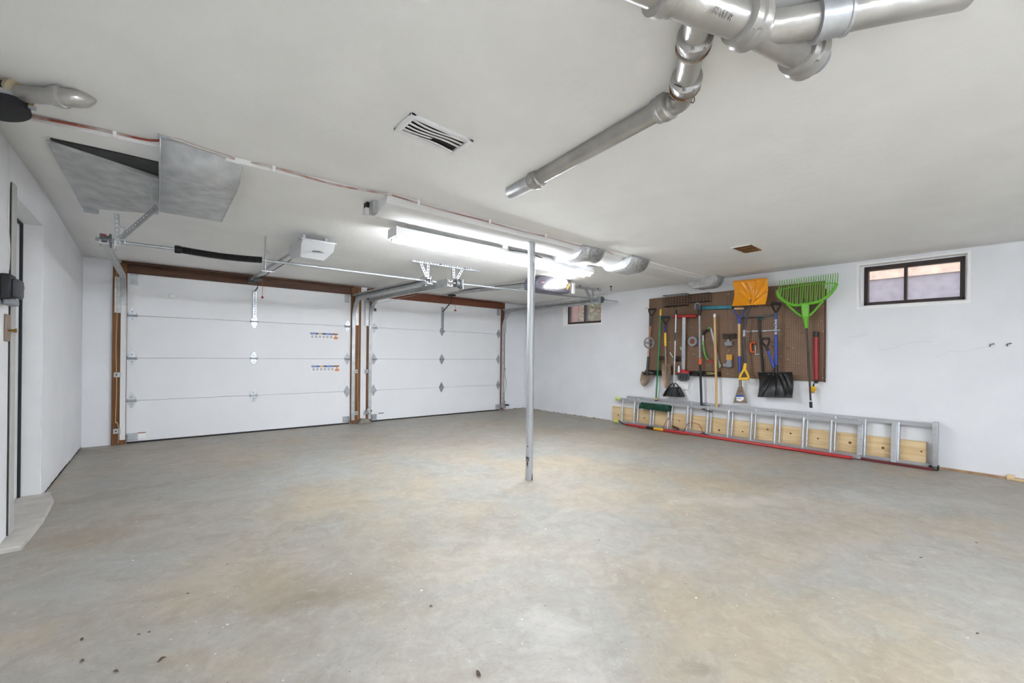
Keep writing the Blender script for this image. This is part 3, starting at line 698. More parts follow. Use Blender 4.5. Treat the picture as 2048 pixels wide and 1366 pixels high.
rp = Vector((rl0.x+.07, 6.75, 2.14)); rc = part('release_cord', MB().tube([rp, rp-Vector((0, 0, .22))], .003, 6), RED, op); part('cord_knob', MB().tube([rp-Vector((0, 0, .215)), rp-Vector((0, 0, .235)), rp-Vector((0, 0, .25))], [.006, .018, .005], 8), RED, rc)
for sx in (0, .2): part('hanger_strap', MB().bar((A[0].x+.05+sx, 4.4, A[0].z), (A[0].x+.05+sx, 4.4, zc(1.1, 4.4)), .02, .003, (1, 0, 0)), STEEL, op)

og = thing('garage_door_opener', 'grey garage door opener with a lit white lens, behind the post', 'garage opener', (4.2, 4.4, 2.12))
pj = lambda x, y, yy: at_y(x, y, yy)
# silhouette of the grey body in the picture, on the plane facing the camera
sil = [(1074, 563), (1080, 553), (1092, 550), (1110, 551), (1143, 561), (1146, 577), (1141, 587), (1110, 584), (1083, 579), (1075, 574)]
A = [pj(x, y, 4.42) for x, y in sil]; B = [v+Vector((-.03, .26, 0)) for v in A]
for k in (6, 7, 8, 9): A[k].y += .03
part('housing', MB().hull2(A, B), OPENG, og, bev=.015)
ln = [(1092, 575), (1096, 567), (1106, 560), (1118, 558), (1133, 560), (1136, 566), (1131, 573), (1116, 577)]
A2 = [pj(x, y, 4.405) for x, y in ln]; B2 = [v+Vector((0, .03, 0)) for v in A2]; cc = sum((Vector(v) for v in A2), Vector())/len(A2)
mb = MB(); n = len(A2); mid = [cc+(v-cc)*.8+Vector((0, -.03, 0)) for v in A2]
mb.add(B2+A2+mid, [(i, (i+1) % n, n+(i+1) % n, n+i) for i in range(n)]+[(n+i, n+(i+1) % n, 2*n+(i+1) % n, 2*n+i) for i in range(n)]+[tuple(range(2*n, 3*n))]); part('light_lens', mb, LENSM, og)
p_ = pj(1082, 565, 4.412); part('badge', MB().bar(p_, pj(1089, 564, 4.412), .014, .004, (0, 0, 1)), RED, og); part('badge_print', MB().bar(p_+Vector((0, -.003, 0)), pj(1089, 564, 4.409), .005, .003, (0, 0, 1)), PAPER, og)
part('end_bracket', MB().hull2([pj(1146, 566, 4.40), pj(1150, 566, 4.40), pj(1150, 587, 4.40), pj(1146, 587, 4.40)], [v+Vector((0, .03, 0)) for v in (pj(1146, 566, 4.40), pj(1150, 566, 4.40), pj(1150, 587, 4.40), pj(1146, 587, 4.40))]), TRIMW, og)
v = pj(1142, 565, 4.395); part('hanger_strap', MB().bar(pj(1141, 592, 4.39), v, .022, .004, (1, 0, 0)).bar(v, (v.x+.05, 4.4, zc(v.x, 4.4)), .02, .004, (1, 0, 0)), STEEL, og)
part('label_tag', MB().bar(pj(1134, 579, 4.388), pj(1140, 567, 4.388), .03, .002, (1, 0, 0)), LYEL, og)
part('pull_wire', MB().tube(smooth_path([pj(1110, 552, 4.39), pj(1106, 562, 4.37), pj(1113, 578, 4.37), pj(1125, 577, 4.37), pj(1135, 573, 4.385)]), .003, 6), WIREW, og)
r0, r1 = at_y(882, 589, 7.05), at_y(1072, 567, 4.62); r1.z = 2.175
part('rail', MB().bar(r0, r1, .045, .05, (0, 0, 1)), GALV, og, bev=.003); part('chain', MB().tube([r0+Vector((-.04, 0, .03)), r1+Vector((-.04, 0, .03))], .007, 6), DGREY, og)
tr_ = r0.lerp(r1, .14); part('trolley', MB().box(tr_.x-.04, tr_.x+.05, tr_.y-.06, tr_.y+.06, tr_.z-.05, tr_.z-.02), BLACK, og, bev=.004)
part('arm', MB().tube([tr_+Vector((0, 0, -.04)), tr_+Vector((0, .02, -.16)), (4.16, YB-.03, 1.97)], .011, 8), BLACK, og)
rp = tr_+Vector((.06, -.03, -.05)); rc = part('release_cord', MB().tube([rp, rp-Vector((0, 0, .24))], .003, 6), RED, og); part('cord_knob', MB().tube([rp-Vector((0, 0, .235)), rp-Vector((0, 0, .255)), rp-Vector((0, 0, .265))], [.006, .025, .022], 8), RED, rc)

# ---------------------------------------------------------------- safety eyes and low wires at the jambs
def wire(label, pts, mat, cat='wire', r=.004, grp=None, name='wire'):
    return one(name, MB().tube(smooth_path(pts, 4), r, 6), mat, label, cat, group=grp)
yj = YB-.041
wire('thin tan wire down the left jamb of the left door', [(-.405, yj, 2.2), (-.395, yj, 1.7), (-.402, yj, 1.2), (-.392, yj, .7), (-.40, yj, .3), (-.385, yj-.01, .28), (-.37, yj-.01, .2), (-.372, yj, .02)], WIREB)
wire('thin tan wire down the jamb right of the left door', [(2.56, yj, 2.2), (2.565, yj, 1.5), (2.558, yj, .8), (2.57, yj, .06)], WIREB)
wire('thin tan wire down the jamb left of the right door', [(2.74, yj, 2.1), (2.735, yj, 1.6), (2.742, yj, 1.0), (2.733, yj, .6), (2.74, yj, .22)], WIREB)
t = thing('safety_sensor', 'silver door safety sensor low on the jamb left of the right door', 'sensor', (2.735, yj, .19))
part('body', MB().disc((2.735, yj-.03, .215), (.2, 1, 0), .028, .05, 14), STEEL, t); part('arm', MB().bar((2.75, yj-.02, .21), (2.79, yj-.03, .19), .022, .02, (0, 0, 1)), DGREY, t); part('lead', MB().tube(smooth_path([(2.73, yj-.03, .19), (2.74, yj-.04, .15), (2.765, yj-.04, .16), (2.77, yj-.04, .19)]), .004, 6), WIREB, t)
t = thing('safety_sensor', 'black door safety sensor low beside the right edge of the right door', 'sensor', (5.66, yj, .08))
part('body', MB().bar((5.64, yj-.03, .115), (5.73, yj-.05, .105), .03, .03, (0, 0, 1)), BLACK, t, bev=.004); part('bracket', MB().box(5.60, 5.68, yj-.01, yj, .03, .10), STEEL, t)
pts = [(5.668, yj+.03, 2.1), (5.668, yj+.03, 1.2), (5.675, yj+.02, .78), (5.70, yj+.01, .6), (5.69, yj+.01, .45), (5.665, yj+.02, .35), (5.66, yj+.02, .12)]
wire('thin grey wire beside the right jamb of the right door', pts, DGREY, r=.0035)
# loose half block
t_ = at_z(727, 847, 0)
blk = MB(); A = [(-.10, 0), (.11, 0), (.075, .072), (-.05, .085)]
blk.hull2([Vector((t_.x+a, t_.y-.05, z)) for a, z in A], [Vector((t_.x+a*.92+.01, t_.y+.085, z*.95)) for a, z in A])
one('concrete_block', blk, CONC, 'broken piece of concrete block on the floor between the garage doors', 'concrete block', bev=.01)

# ================================================================== ceiling: beam, post, lights, ducts, pipes
def beam_y(x): return lerp_tab([(1.2, 2.88), (3.15, 2.93), (3.4, 3.0), (6.4, 3.08)], x)
def beam_z(x): return lerp_tab([(1.2, 0), (2.6, .005), (3.5, .018), (6.4, .085)], x)
bm = thing('ceiling_beam', 'white painted beam under the ceiling carried by the steel post', 'beam', (2.5, 3.0, 2.17))
rows = []
for x in (1.225, 1.8, 2.4, 3.0, 3.6, 4.3, 5.2, 6.30):
    y, dz = beam_y(x), beam_z(x); zt = zc(x, 2.5)+.01; k = (zt-2.165-dz)
    rows.append([(x, y-.004, zt), (x, y+.03, 2.208+dz), (x, y+.045, 2.203+dz), (x, y+.235, 2.165+dz), (x, y+.25, 2.172+dz), (x, y+.27, zt)])
mb = MB(); mb.grid(rows); n = 6; mb.f.append(tuple(range(n))); mb.f.append(tuple(range(len(mb.v)-n, len(mb.v)))[::-1])
part('beam_casing', mb, TRIMW, bm)
p_ = at_y(752, 425, 3.16); part('end_cap', MB().box(1.19, 1.226, 3.06, 3.14, 2.172, 2.262), GALVD, bm); part('end_clip', MB().box(1.165, 1.20, 3.14, 3.20, 2.18, 2.225), TRIMW, bm, bev=.004); part('end_bracket', MB().box(1.17, 1.20, 3.13, 3.19, 2.225, 2.262), DARKST, bm)
PX = at_y(1061, 700, 3.0).x
ps = thing('support_post', 'round galvanised steel post standing in the middle of the floor', 'post', (PX, 3.0, 0))
m, N, L, b = new_mat('worn_post_steel'); b.inputs['Metallic'].default_value = .3; b.inputs['Roughness'].default_value = .42
tc = N.new('ShaderNodeTexCoord'); nz = N.new('ShaderNodeTexNoise'); nz.inputs['Scale'].default_value = 22; nz.inputs['Detail'].default_value = 6; mp = N.new('ShaderNodeMapping'); mp.inputs['Scale'].default_value = (1, 1, .45); L.new(tc.outputs['Object'], mp.inputs[0]); L.new(mp.outputs[0], nz.inputs[0])
sp = N.new('ShaderNodeSeparateXYZ'); L.new(tc.outputs['Object'], sp.inputs[0]); mr = N.new('ShaderNodeMapRange'); L.new(sp.outputs[2], mr.inputs[0]); mr.inputs[1].default_value = 0; mr.inputs[2].default_value = .95; mr.inputs[3].default_value = .14; mr.inputs[4].default_value = -.12
ad = N.new('ShaderNodeMath'); ad.operation = 'ADD'; L.new(nz.outputs[0], ad.inputs[0]); L.new(mr.outputs[0], ad.inputs[1]); rp_ = N.new('ShaderNodeValToRGB'); L.new(ad.outputs[0], rp_.inputs[0])
rp_.color_ramp.elements[0].position = .66; rp_.color_ramp.elements[1].position = .70; rp_.color_ramp.elements[0].color = (*lin((172, 175, 178)), 1); rp_.color_ramp.elements[1].color = (*lin((62, 52, 42)), 1); L.new(rp_.outputs[0], b.inputs['Base Color'])
part('pipe', MB().tube([(PX, 3.0, 0), (PX, 3.0, 2.192)], .0335, 28), m, ps)
part('sticker', MB().add([(PX-.012, 2.964, 2.07), (PX+.008, 2.9655, 2.03), (PX-.004, 2.9645, 2.00)], [(0, 1, 2)]), PAPER, ps)

def strip_light(x0, y, z, lg, label, tm_=None):
    t = thing('fluorescent_light', label, 'strip light', (x0+lg/2, y, z), group='fluorescent strip lights')
    zt = z+.075
    part('housing', MB().prism([(y-.085, z+.010), (y-.082, zt), (y+.082, zt), (y+.085, z+.010)], x0+.02, x0+lg-.02, 'x'), TRIMW, t, bev=.003)
    part('end_plate', MB().prism([(y-.087, z+.0), (y-.084, zt+.003), (y+.084, zt+.003), (y+.087, z+.0)], x0, x0+.02, 'x'), TRIMW, t); part('end_plate', MB().prism([(y-.087, z+.0), (y-.084, zt+.003), (y+.084, zt+.003), (y+.087, z+.0)], x0+lg-.02, x0+lg, 'x'), TRIMW, t)
    for i in (0, 1):
        for s in (-1, 1):
            xa = x0+.03+i*(lg-.06)/2+(.012 if i else 0); xb = xa+(lg-.06)/2-.02
            part('tube', MB().tube([(xa, y+s*.045, z-.012), (xb, y+s*.045, z-.012)], .019, 12), tm_ or TUBEM, t)
            for xx in (xa-.006, xb+.006): part('lamp_holder', MB().box(xx-.007, xx+.007, y+s*.045-.014, y+s*.045+.014, z-.022, z+.02), TRIMW, t)
    for f in (.05, .5, .95):
        xx = x0+lg*f; part('hanger', MB().tube([(xx, y, zt), (xx, y, zc(xx, y)+.002)], .006, 6).box(xx-.02, xx+.02, y-.02, y+.02, zt, zt+.012), STEEL, t)
    return t
strip_light(1.515, 3.47, 2.135, 2.50, 'lit fluorescent strip light hung beside the beam and the post')
strip_light(.2, -1.7, 2.17, 2.50, 'fill strip light added unseen behind the camera, nearer the doors', TUBEFILL)  # this and the next are added out of view to brighten the room
strip_light(.6, -2.7, 2.17, 2.50, 'fill strip light added unseen behind the camera, by the near wall', TUBEFILL)
ck = [at_z(1010, 487, 2.25), at_z(1014, 496, 2.2)]
t = thing('ceiling_outlet', 'round white ceiling outlet with a dark cord beside the post', 'outlet', (ck[0].x, ck[0].y, 2.2))
part('base', MB().tube([ck[0]+Vector((0, 0, .02)), ck[0], ck[0]-Vector((0, 0, .018))], [.06, .06, .045], 18), TRIMW, t); part('socket', MB().tube([ck[0]-Vector((0, 0, .015)), ck[0]-Vector((0, 0, .05))], .028, 14), TRIMW, t)
e_ = [at_z(1018, 500, 2.20), at_z(1060, 507, 2.205), at_z(1100, 522, 2.19), at_z(1140, 533, 2.19), at_z(1160, 530, 2.22)]
part('cord', MB().tube(smooth_path(e_), .006, 8), DGREY, t)

def pan(name, x0, x1, y0, y1, zb, label, sm=None):
    zt = max(zc(x0, y0), zc(x1, y0))+.003
    t = thing(name, label, 'duct', ((x0+x1)/2, (y0+y1)/2, zb), group='galvanised duct pans under the ceiling')
    R = min(.14, (y1-y0)*.38); prof = []
    for i in range(9):
        a = PI/2*i/8; prof.append((y0+R*(1-math.cos(a)), zt-(zt-zb)*math.sin(a)))
    for i in range(9):
        a = PI/2*(1-i/8); prof.append((y1-R*(1-math.cos(a)), zt-(zt-zb)*math.sin(a)))
    part('curved_sheet', MB().grid([[(x, y, z) for y, z in prof] for x in (x0, x1)]), sm or SPANG, t, solid=.003)
    for x, s in ((x0, 1), (x1, -1)):
        part('end_panel', MB().prism([(a, b_+.001) for a, b_ in prof], x+s*.004, x+s*.007, 'x'), GALVD, t)
        part('seam', MB().tube([(x, y, z) for y, z in prof], .004, 6), GALV, t)
    part('drive_strip', MB().box(x0-.012, x1+.012, y0-.006, y0+.006, zt-.02, zt), STEEL, t); part('nail', MB().disc(((x0+x1)/2, y0+.02, zt-.05), (0, 1, 0), .006, .02, 6), STEEL, t)
    return t
pan('duct_pan', 3.305, 3.645, 2.935, 3.38, 2.152, 'curved galvanised duct pan under the beam nearest the post')
pan('duct_pan', 4.08, 4.42, 2.90, 3.34, 2.150, 'curved galvanised duct pan in the middle of the beam, away from the post')
pan('duct_pan', 6.00, 6.235, 2.88, 3.33, 2.155, 'curved galvanised duct pan against the right wall above the pegboard')
dk = pan('duct_pan', -.002, .385, 3.13, 4.32, 2.20, 'large galvanised duct pan with curved front, left part of the ceiling', GALVD)
# flat patch of sheet metal beside it, with the torn slot in front
t = thing('sheet_metal_panel', 'flat galvanised sheet patched into the ceiling left of the large duct', 'sheet metal', (-.28, 4.2, 2.3), group=None)
A = [(-.50, 3.62), (-.50, 5.05), (-.01, 4.72), (-.01, 3.76)]
part('sheet', MB().hull2([Vector((x, y, zc(x, y)-.006)) for x, y in A], [Vector((x, y, zc(x, y)-.030)) for x, y in A]), GALVD, t)
part('torn_slot', MB().hull2([Vector((x, y, zc(x, y)+.004)) for x, y in ((-.49, 3.60), (-.46, 3.74), (-.01, 3.78), (-.01, 3.50), (-.2, 3.53))], [Vector((x, y, zc(x, y)-.010)) for x, y in ((-.49, 3.60), (-.46, 3.74), (-.01, 3.78), (-.01, 3.50), (-.2, 3.53))]), DARKST, t)
part('side_lip', MB().tube([(-.50, 3.6, zc(-.5, 3.6)-.02), (-.50, 5.05, zc(-.5, 5)-.02)], .007, 6), GALV, t); part('corner_clip', MB().box(-.49, -.40, 5.02, 5.06, zc(-.45, 5)-.06, zc(-.45, 5)-.03), STEEL, t)
part('seam', MB().bar((-.05, 3.76, zc(-.05, 3.8)-.03), (-.05, 4.75, zc(-.05, 4.7)-.03), .012, .01, (1, 0, 0)), GALV, t)

# supply register
vq = [at_z(x, y, zn(1.1)) for x, y in ((822, 227), (949, 278), (906, 303), (788, 262))]
vx0, vx1, vy0, vy1 = vq[0].x*.5+vq[3].x*.5, vq[1].x*.5+vq[2].x*.5, vq[0].y*.5+vq[1].y*.5, vq[2].y*.5+vq[3].y*.5
def zv(x): return zn(x)
t = thing('air_register', 'white ceiling air register with bent louvres, above the middle of the garage', 'vent', ((vx0+vx1)/2, (vy0+vy1)/2, zn(1.1)-.02))
def slab(x0, x1, y0, y1, a, b_): return MB().add([(x, y, zn(x)+z) for z in (a, b_) for y in (y0, y1) for x in (x0, x1)], [(0, 2, 3, 1), (4, 5, 7, 6), (0, 1, 5, 4), (2, 6, 7, 3), (0, 4, 6, 2), (1, 3, 7, 5)])
fwd = .028
for q_ in ((vx0, vx1, vy0, vy0+fwd), (vx0, vx1, vy1-fwd, vy1), (vx0, vx0+fwd, vy0, vy1), (vx1-fwd, vx1, vy0, vy1)): part('frame_side', slab(*q_, -.016, 0), TRIMW, t, bev=.003)
part('duct_opening', slab(vx0+.02, vx1-.02, vy0+.02, vy1-.02, -.003, .0), DARKST, t)
for i in range(5):
    y = vy0+.03+i*(vy1-vy0-.075)/4
    rows = []
    for k in range(9):
        f = k/8; x = vx0+.03+(vx1-vx0-.06)*f; bend = .012*math.sin(f*PI*1.6+i*.4); rows.append([(x, y+bend, zn(x)-.014), (x, y+.024+bend, zn(x)-.009)])
    if i == 3: rows = rows[:5]
    part('louvre', MB().grid(rows), PAPER, t, solid=.0015)
# open hole in the ceiling
hq = [at_z(x, y, zn(4.8)) for x, y in ((1462, 495), (1500, 488), (1524, 500), (1490, 506))]
t = thing('ceiling_hatch', 'small square opening showing brown timber in the ceiling above the pegboard', 'hatch', hq[0])
part('timber', MB().hull2([v+Vector((0, 0, .004)) for v in hq], [v-Vector((0, 0, .004)) for v in hq]), M('raw_timber', (170, 116, 50), .8, col2=(96, 62, 26), vs=10, stretch=(1, 8, 1)), t)
for i in range(3): a, b_ = hq[0].lerp(hq[3], .2+.28*i), hq[1].lerp(hq[2], .2+.28*i); part('lath', MB().bar(a-Vector((0, 0, .005)), b_-Vector((0, 0, .005)), .006, .02, (0, 0, 1)), WOODH, t)
for a, b_ in ((0, 1), (3, 0)): part('trim_edge', MB().bar(hq[a]-Vector((0, 0, .004)), hq[b_]-Vector((0, 0, .004)), .012, .012, (0, 0, 1)), TRIMW, t)

# cable along the step
pts = []
for px, py in ((0, 231), (45, 233), (110, 245), (200, 258), (300, 275)):
    v = at_z(px, py, 2.39); v.y = min(v.y, ystep(v.x)); x = v.x; pts.append((x, ystep(x)-.012, zn(x)-.012-.006*math.sin(px)))
for x in (.05, .15, .25, .33, .385): pts.append((x, 3.12, zn(x)-.008))
for x in (.5, .65, .85, 1.05): pts.append((x, ystep(x)-.012, zn(x)-.014-.008*math.sin(x*9)))
for x in (1.25, 1.6, 2, 2.4, 2.8, 3.2): pts.append((x, beam_y(x)-.014, zn(x)-.022+.004*math.sin(x*7)))
for x in (3.34, 3.5, 3.66, 3.72): pts.append((x, 2.945, zn(x)-.01))
pts.append((3.8, 2.95, zn(3.8)-.02))
cb = thing('electrical_cable', 'red and white cable stapled along the ceiling step and the beam', 'cable', pts[len(pts)//2])
part('cable_sheath', MB().tube(smooth_path(pts[:15], 4), .0065, 8), CABLER, cb); part('cable_sheath', MB().tube(smooth_path(pts[14:], 4), .0055, 8), M('painted_cable', (196, 176, 172), .6, col2=(160, 120, 112), vs=3, thr=(.5, .62)), cb)
for x in (-.2, .55, 1.45, 2.1, 2.75):
    y = (ystep(x)-.012) if x < 1.2 else beam_y(x)-.014; part('cable_clip', MB().box(x-.008, x+.008, y-.013, y+.013, zn(x)-.034, zn(x)), PAPER, cb)

# ---------------------------------------------------------------- drain pipes
def collar(mb, c, ax, r, lg):
    c = Vector(c); ax = Vector(ax).normalized()
    mb.tube([c-ax*lg*.5, c-ax*lg*.42, c-ax*lg*.1, c-ax*lg*.02, c+ax*lg*.38, c+ax*lg*.5], [r*1.05, r*1.28, r*1.30, r*1.42, r*1.42, r*1.08], 22)
dp = thing('drain_pipe', 'silver painted cast iron drain pipe run under the near ceiling', 'pipe', (1.85, 1.6, 2.2))
ZP = 2.245
P = {k: at_z(x, y, z) for k, (x, y, z) in dict(a=(1022, 384, 2.25), b=(1075, 357, 2.242), c=(1328, 215, 2.235), d=(1362, 196, 2.23), e=(1371, 168, 2.225), f=(1388, 86, 2.22), g=(1396, 45, 2.215), h=(1402, 0, 2.21)).items()}
R1 = .043
part('pipe', MB().tube([P['a'], P['b'], P['c']], R1, 22), IRON, dp)
mb = MB(); mb.tube([P['a']+Vector((.0, .03, .02)), P['a'], P['b'].lerp(P['a'], .2)], [R1*.6, R1*1.06, R1*1.08], 20); part('ceiling_sleeve', mb, GALVD, dp)
dr = (P['c']-P['a']).normalized()
for nm, f in (('b', 0), ('c', 0)):
    mb = MB(); collar(mb, P[nm], -dr if nm == 'b' else dr, R1, .075 if nm == 'b' else .08); part('hub', mb, IRON, dp)
el = smooth_path([P['c'], P['c'].lerp(P['d'], .5)+Vector((.01, -.01, 0)), P['d'], P['e']], 5)
part('elbow', MB().tube(el, .047, 22), IRON, dp)
part('pipe', MB().tube([P['d'], P['e'], P['f'], P['g'], P['g'].lerp(P['h'], .8)], .042, 22), IRON, dp)
d2 = (P['g']-P['e']).normalized()
for nm, m_ in (('e', 0), ('f', 0)):
    mb = MB(); collar(mb, P[nm]+d2*(.01), d2, .041, .08); hb = part('hub', mb, IRON, dp)
    c = P[nm]-d2*.028; part('rust_ring', MB().tube([c-d2*.008, c+d2*.014], [.052, .0592], 22), RUST, hb)
    for s in (-1, 1): part('lug', MB().disc(P[nm]+d2*.012+rt*(s*.018)+Vector((0, 0, -.046))+(-fw)*.03, (0, 0, 1), .007, .012, 8), IRON, hb)
def bent(pts): return MB().tube(smooth_path(pts, 3), .0018, 5)
for nm in ('e', 'd'):
    c = P[nm]; part('tie_wire', bent([c-rt*.055+up*0+(-fw)*.01, c-rt*.05-up*.03-fw*.04, c-rt*.0-up*.045-fw*.04, c+rt*.012-up*.02-fw*.05, c+rt*.03-up*.04-fw*.035, c+rt*.056-up*.01, c+rt*.05+up*.03]), DARKST, dp)
# big main: runs across the near right of the ceiling with a wye
mp_ = thing('main_drain_pipe', 'thick silver cast iron main pipe with branches at the top of the picture', 'pipe', (1.6, .6, 2.2))
Q = {k: at_z(x, y, z) for k, (x, y, z) in dict(a=(1330, -18, 2.215), b=(1400, 12, 2.21), c=(1492, 44, 2.205), d=(1560, 82, 2.21), e=(1606, 108, 2.225), f=(1500, 50, 2.205), g=(1650, 38, 2.22), h=(1780, 10, 2.235), i=(1925, -14, 2.265)).items()}
R2 = .054
part('pipe', MB().tube([Q['a']+(Q['a']-Q['b']), Q['a'], Q['b'], Q['c'], Q['d'], Q['e']], R2, 26), IRON, mp_)
dd = (Q['e']-Q['b']).normalized()
for c, lg in ((Q['c'], .075), (Q['e'], .085)):
    mb = MB(); collar(mb, c, dd, R2, lg); hb = part('hub', mb, IRON, mp_)
    for s in (-1, 1): part('lug', MB().disc(c+dd*.01+(-fw)*.045+up*(-.05)+rt*s*.012, (0, 0, 1), .008, .014, 8), IRON, hb)
part('hub', (lambda m: (collar(m, Q['a'], -dd, R2*.92, .07), m)[1])(MB()), IRON, mp_)
part('rust_ring', MB().tube([Q['a']+dd*.045, Q['a']+dd*.055], [R2*1.02, R2*1.02], 22), RUST, mp_)
part('end_plug', MB().tube([Q['e']+dd*.03, Q['e']+dd*.055, Q['e']+dd*.08, Q['e']+dd*.085], [R2*1.0, R2*1.02, R2*.9, R2*.3], 24), GREYP, mp_); 
part('branch_pipe', MB().tube([Q['d'].lerp(Q['c'], .6), Q['g'], Q['h'], Q['i'], Q['i']+(Q['i']-Q['h'])*.2+Vector((0, 0, .05))], [R2*.92, R2*.92, R2*.92, R2*.86, R2*.6], 24), IRON, mp_)
de = (Q['h']-Q['g']).normalized(); mb = MB(); c = Q['g']; mb.tube([c-de*.03, c-de*.028, c-de*.012, c-de*.01, c+de*.05, c+de*.052, c+de*.06, c+de*.062], [R2*.95, R2*1.18, R2*1.18, R2*1.06, R2*1.06, R2*1.12, R2*1.12, R2*.95], 26); part('coupling_band', mb, STEEL, mp_)

tm = text_mesh('cast_letters', 'SEWER  4 8 8', .026, IRON, .002); tm.materials[0] = IRON
nn = ((C0-Q['b'].lerp(Q['c'], .35)).normalized()); nn = (nn-dd*nn.dot(dd)).normalized(); yy_ = nn.cross(dd)
o = place('cast_letters', tm, IRON, mp_, Vector((0, 0, 0))); pc = Q['b'].lerp(Q['c'], .42)+nn*(R2+.0018)
o.matrix_local = Matrix.Translation(pc-OFF[mp_.name]) @ Matrix((dd, yy_, nn)).transposed().to_4x4()
# left stub with black cap
st = thing('drain_stub', 'silver drain stub with a black rubber cap at the left edge of the ceiling', 'pipe', (-.5, 3.0, 2.3))
u_ = {k: at_z(x, y, z) for k, (x, y, z) in dict(a=(-6, 186, 2.36), b=(40, 188, 2.355), c=(115, 193, 2.35), d=(150, 197, 2.35), e=(182, 194, 2.40), cap=(18, 212, 2.30)).items()}
part('body', MB().tube([u_['a'], u_['b']], .062, 22), M('stained_pipe', (190, 178, 152), .5, .2, col2=(160, 128, 76), vs=12, thr=(.45, .65)), st)
part('pipe', MB().tube([u_['b'], u_['c']], .036, 20), IRON, st)
mb = MB(); collar(mb, u_['c']+(u_['d']-u_['c'])*.1, u_['c']-u_['b'], .035, .05); part('hub', mb, IRON, st)
part('elbow', MB().tube(smooth_path([u_['c'], u_['d'], u_['d'].lerp(u_['e'], .6)+Vector((0, 0, .0)), u_['e']+Vector((.0, 0, .05))], 4), .04, 20), IRON, st)
cp = u_['cap']-Vector((.02, 0, 0)); axc = Vector((.25, -.15, -1)).normalized()
part('rubber_cap', MB().tube([cp-axc*.07, cp, cp+axc*.035, cp+axc*.04], [.085, .088, .088, .07], 26), RUBBER, st); part('clamp_band', MB().tube([cp-axc*.03, cp-axc*.005], [.0895, .0905], 26), STEEL, st); part('clamp_screw', MB().bar(cp+Vector((.085, -.02, .01)), cp+Vector((.11, -.02, .01)), .014, .02, (0, 0, 1)), STEEL, st)

# ---------------------------------------------------------------- devices by the side door
dv = thing('wall_control', 'black and grey wall control hanging on the left wall beside the side door', 'wall control', (XL+.02, 3.6, 1.4))
dy0 = 3.72
part('body', MB().box(XL+.002, XL+.045, dy0, dy0+.13, 1.44, 1.585), BLACK, dv, bev=.008); part('front', MB().box(XL+.04, XL+.075, dy0+.02, dy0+.14, 1.45, 1.56), DGREY, dv, bev=.012); part('lower_grip', MB().box(XL+.01, XL+.06, dy0+.02, dy0+.12, 1.405, 1.445), GREYP, dv, bev=.01)
part('lamp', MB().tube([(XL+.06, dy0+.13, 1.49), (XL+.06, dy0+.135, 1.52), (XL+.06, dy0+.13, 1.55)], [.01, .018, .01], 12), M('faded_red_lens', (206, 130, 116), .5), dv)
lk = thing('strike_plate', 'brushed metal lock plate with a brass knob on the left wall', 'lock plate', (XL, 3.86, 1.22))
part('plate', MB().box(XL, XL+.012, 3.83, 3.925, 1.20, 1.36), BRONZE, lk, bev=.004); part('knob', MB().tube([(XL+.01, 3.87, 1.265), (XL+.03, 3.87, 1.265), (XL+.045, 3.87, 1.265)], [.006, .008, .014], 10), BRASS, lk)
for i, (y, dz) in enumerate(((3.60, .0), (3.86, .02))):
    wire(['thin white wire hanging from the ceiling to the black wall control', 'thin white wire running down beside the lock plate'][i], [(XL+.008, y, zn(-.7)-.01), (XL+.01, y+.02, 2.2), (XL+.008, y-.01, 1.95), (XL+.012, y+.02, 1.75), (XL+.01, y+.01, 1.62)], WIREW, r=.0025)

# ================================================================== pegboard and the tools on it (right wall frame)
z0p, z1p = .868, 2.112
px0, pxm, px1 = w_(1299, 675).x, w_(1456.5, 675).x, w_(1650, 660).x
pb = thing('pegboard', 'brown perforated hardboard holding the garden tools on the right wall', 'pegboard', (px0, 0, z0p), RWM)
part('board_panel', MB().box(px0, pxm-.002, -.022, -.016, z0p, z1p), PEG, pb); part('board_panel', MB().box(pxm+.002, px1, -.022, -.016, z0p, z1p), PEG, pb)
for xx in (px0+.02, pxm, px1-.02): part('furring_strip', MB().box(xx-.018, xx+.018, -.016, 0, z0p+.01, z1p-.01), PINE, pb)
for xx in (px0+.01, pxm-.01, pxm+.012, px1-.012):
    for z in (z0p+.05, (z0p+z1p)/2, z1p-.05): part('screw', MB().disc((xx, -.024, z), (0, 1, 0), .006, .004, 8), STEEL, pb)
part('edge_strip', MB().box(px1-.004, px1+.012, -.03, 0, z0p-.005, z1p-.1), WOODH, pb)
def tool(name, label, cat, ref, group=None): return thing(name, label, cat, ref, RWM, group)
def T5(*pts, d): return [c5(x, y, d) for x, y in pts]
def T6(*pts, d): return [c6(x, y, d) for x, y in pts]
def xz(v): return (v.x, v.z)
def out5(pts, d): return [xz(c5(x, y, d)) for x, y in pts]
def out6(pts, d): return [xz(c6(x, y, d)) for x, y in pts]
def dgrip(t, P, r, mat, barmat, fn, d, k=6):
    # P: bar left, bar right, throat  (crop pixels)
    (lx, ly), (rx, ry), (tx, ty) = P; A, B, C = fn(lx, ly, d), fn(rx, ry, d), fn(tx, ty, d)
    r *= 1.2
    part('grip_yoke', MB().tube(smooth_path([A, A.lerp(C, .35)+(A-B)*.06, A.lerp(C, .72)+(A-B)*.0, C], k), r*.8, 8).tube(smooth_path([B, B.lerp(C, .35)+(B-A)*.06, B.lerp(C, .72), C], k), r*.8, 8), mat, t)
    part('grip_bar', MB().tube([A, B], r*1.05, 10), barmat, t)
D = .096
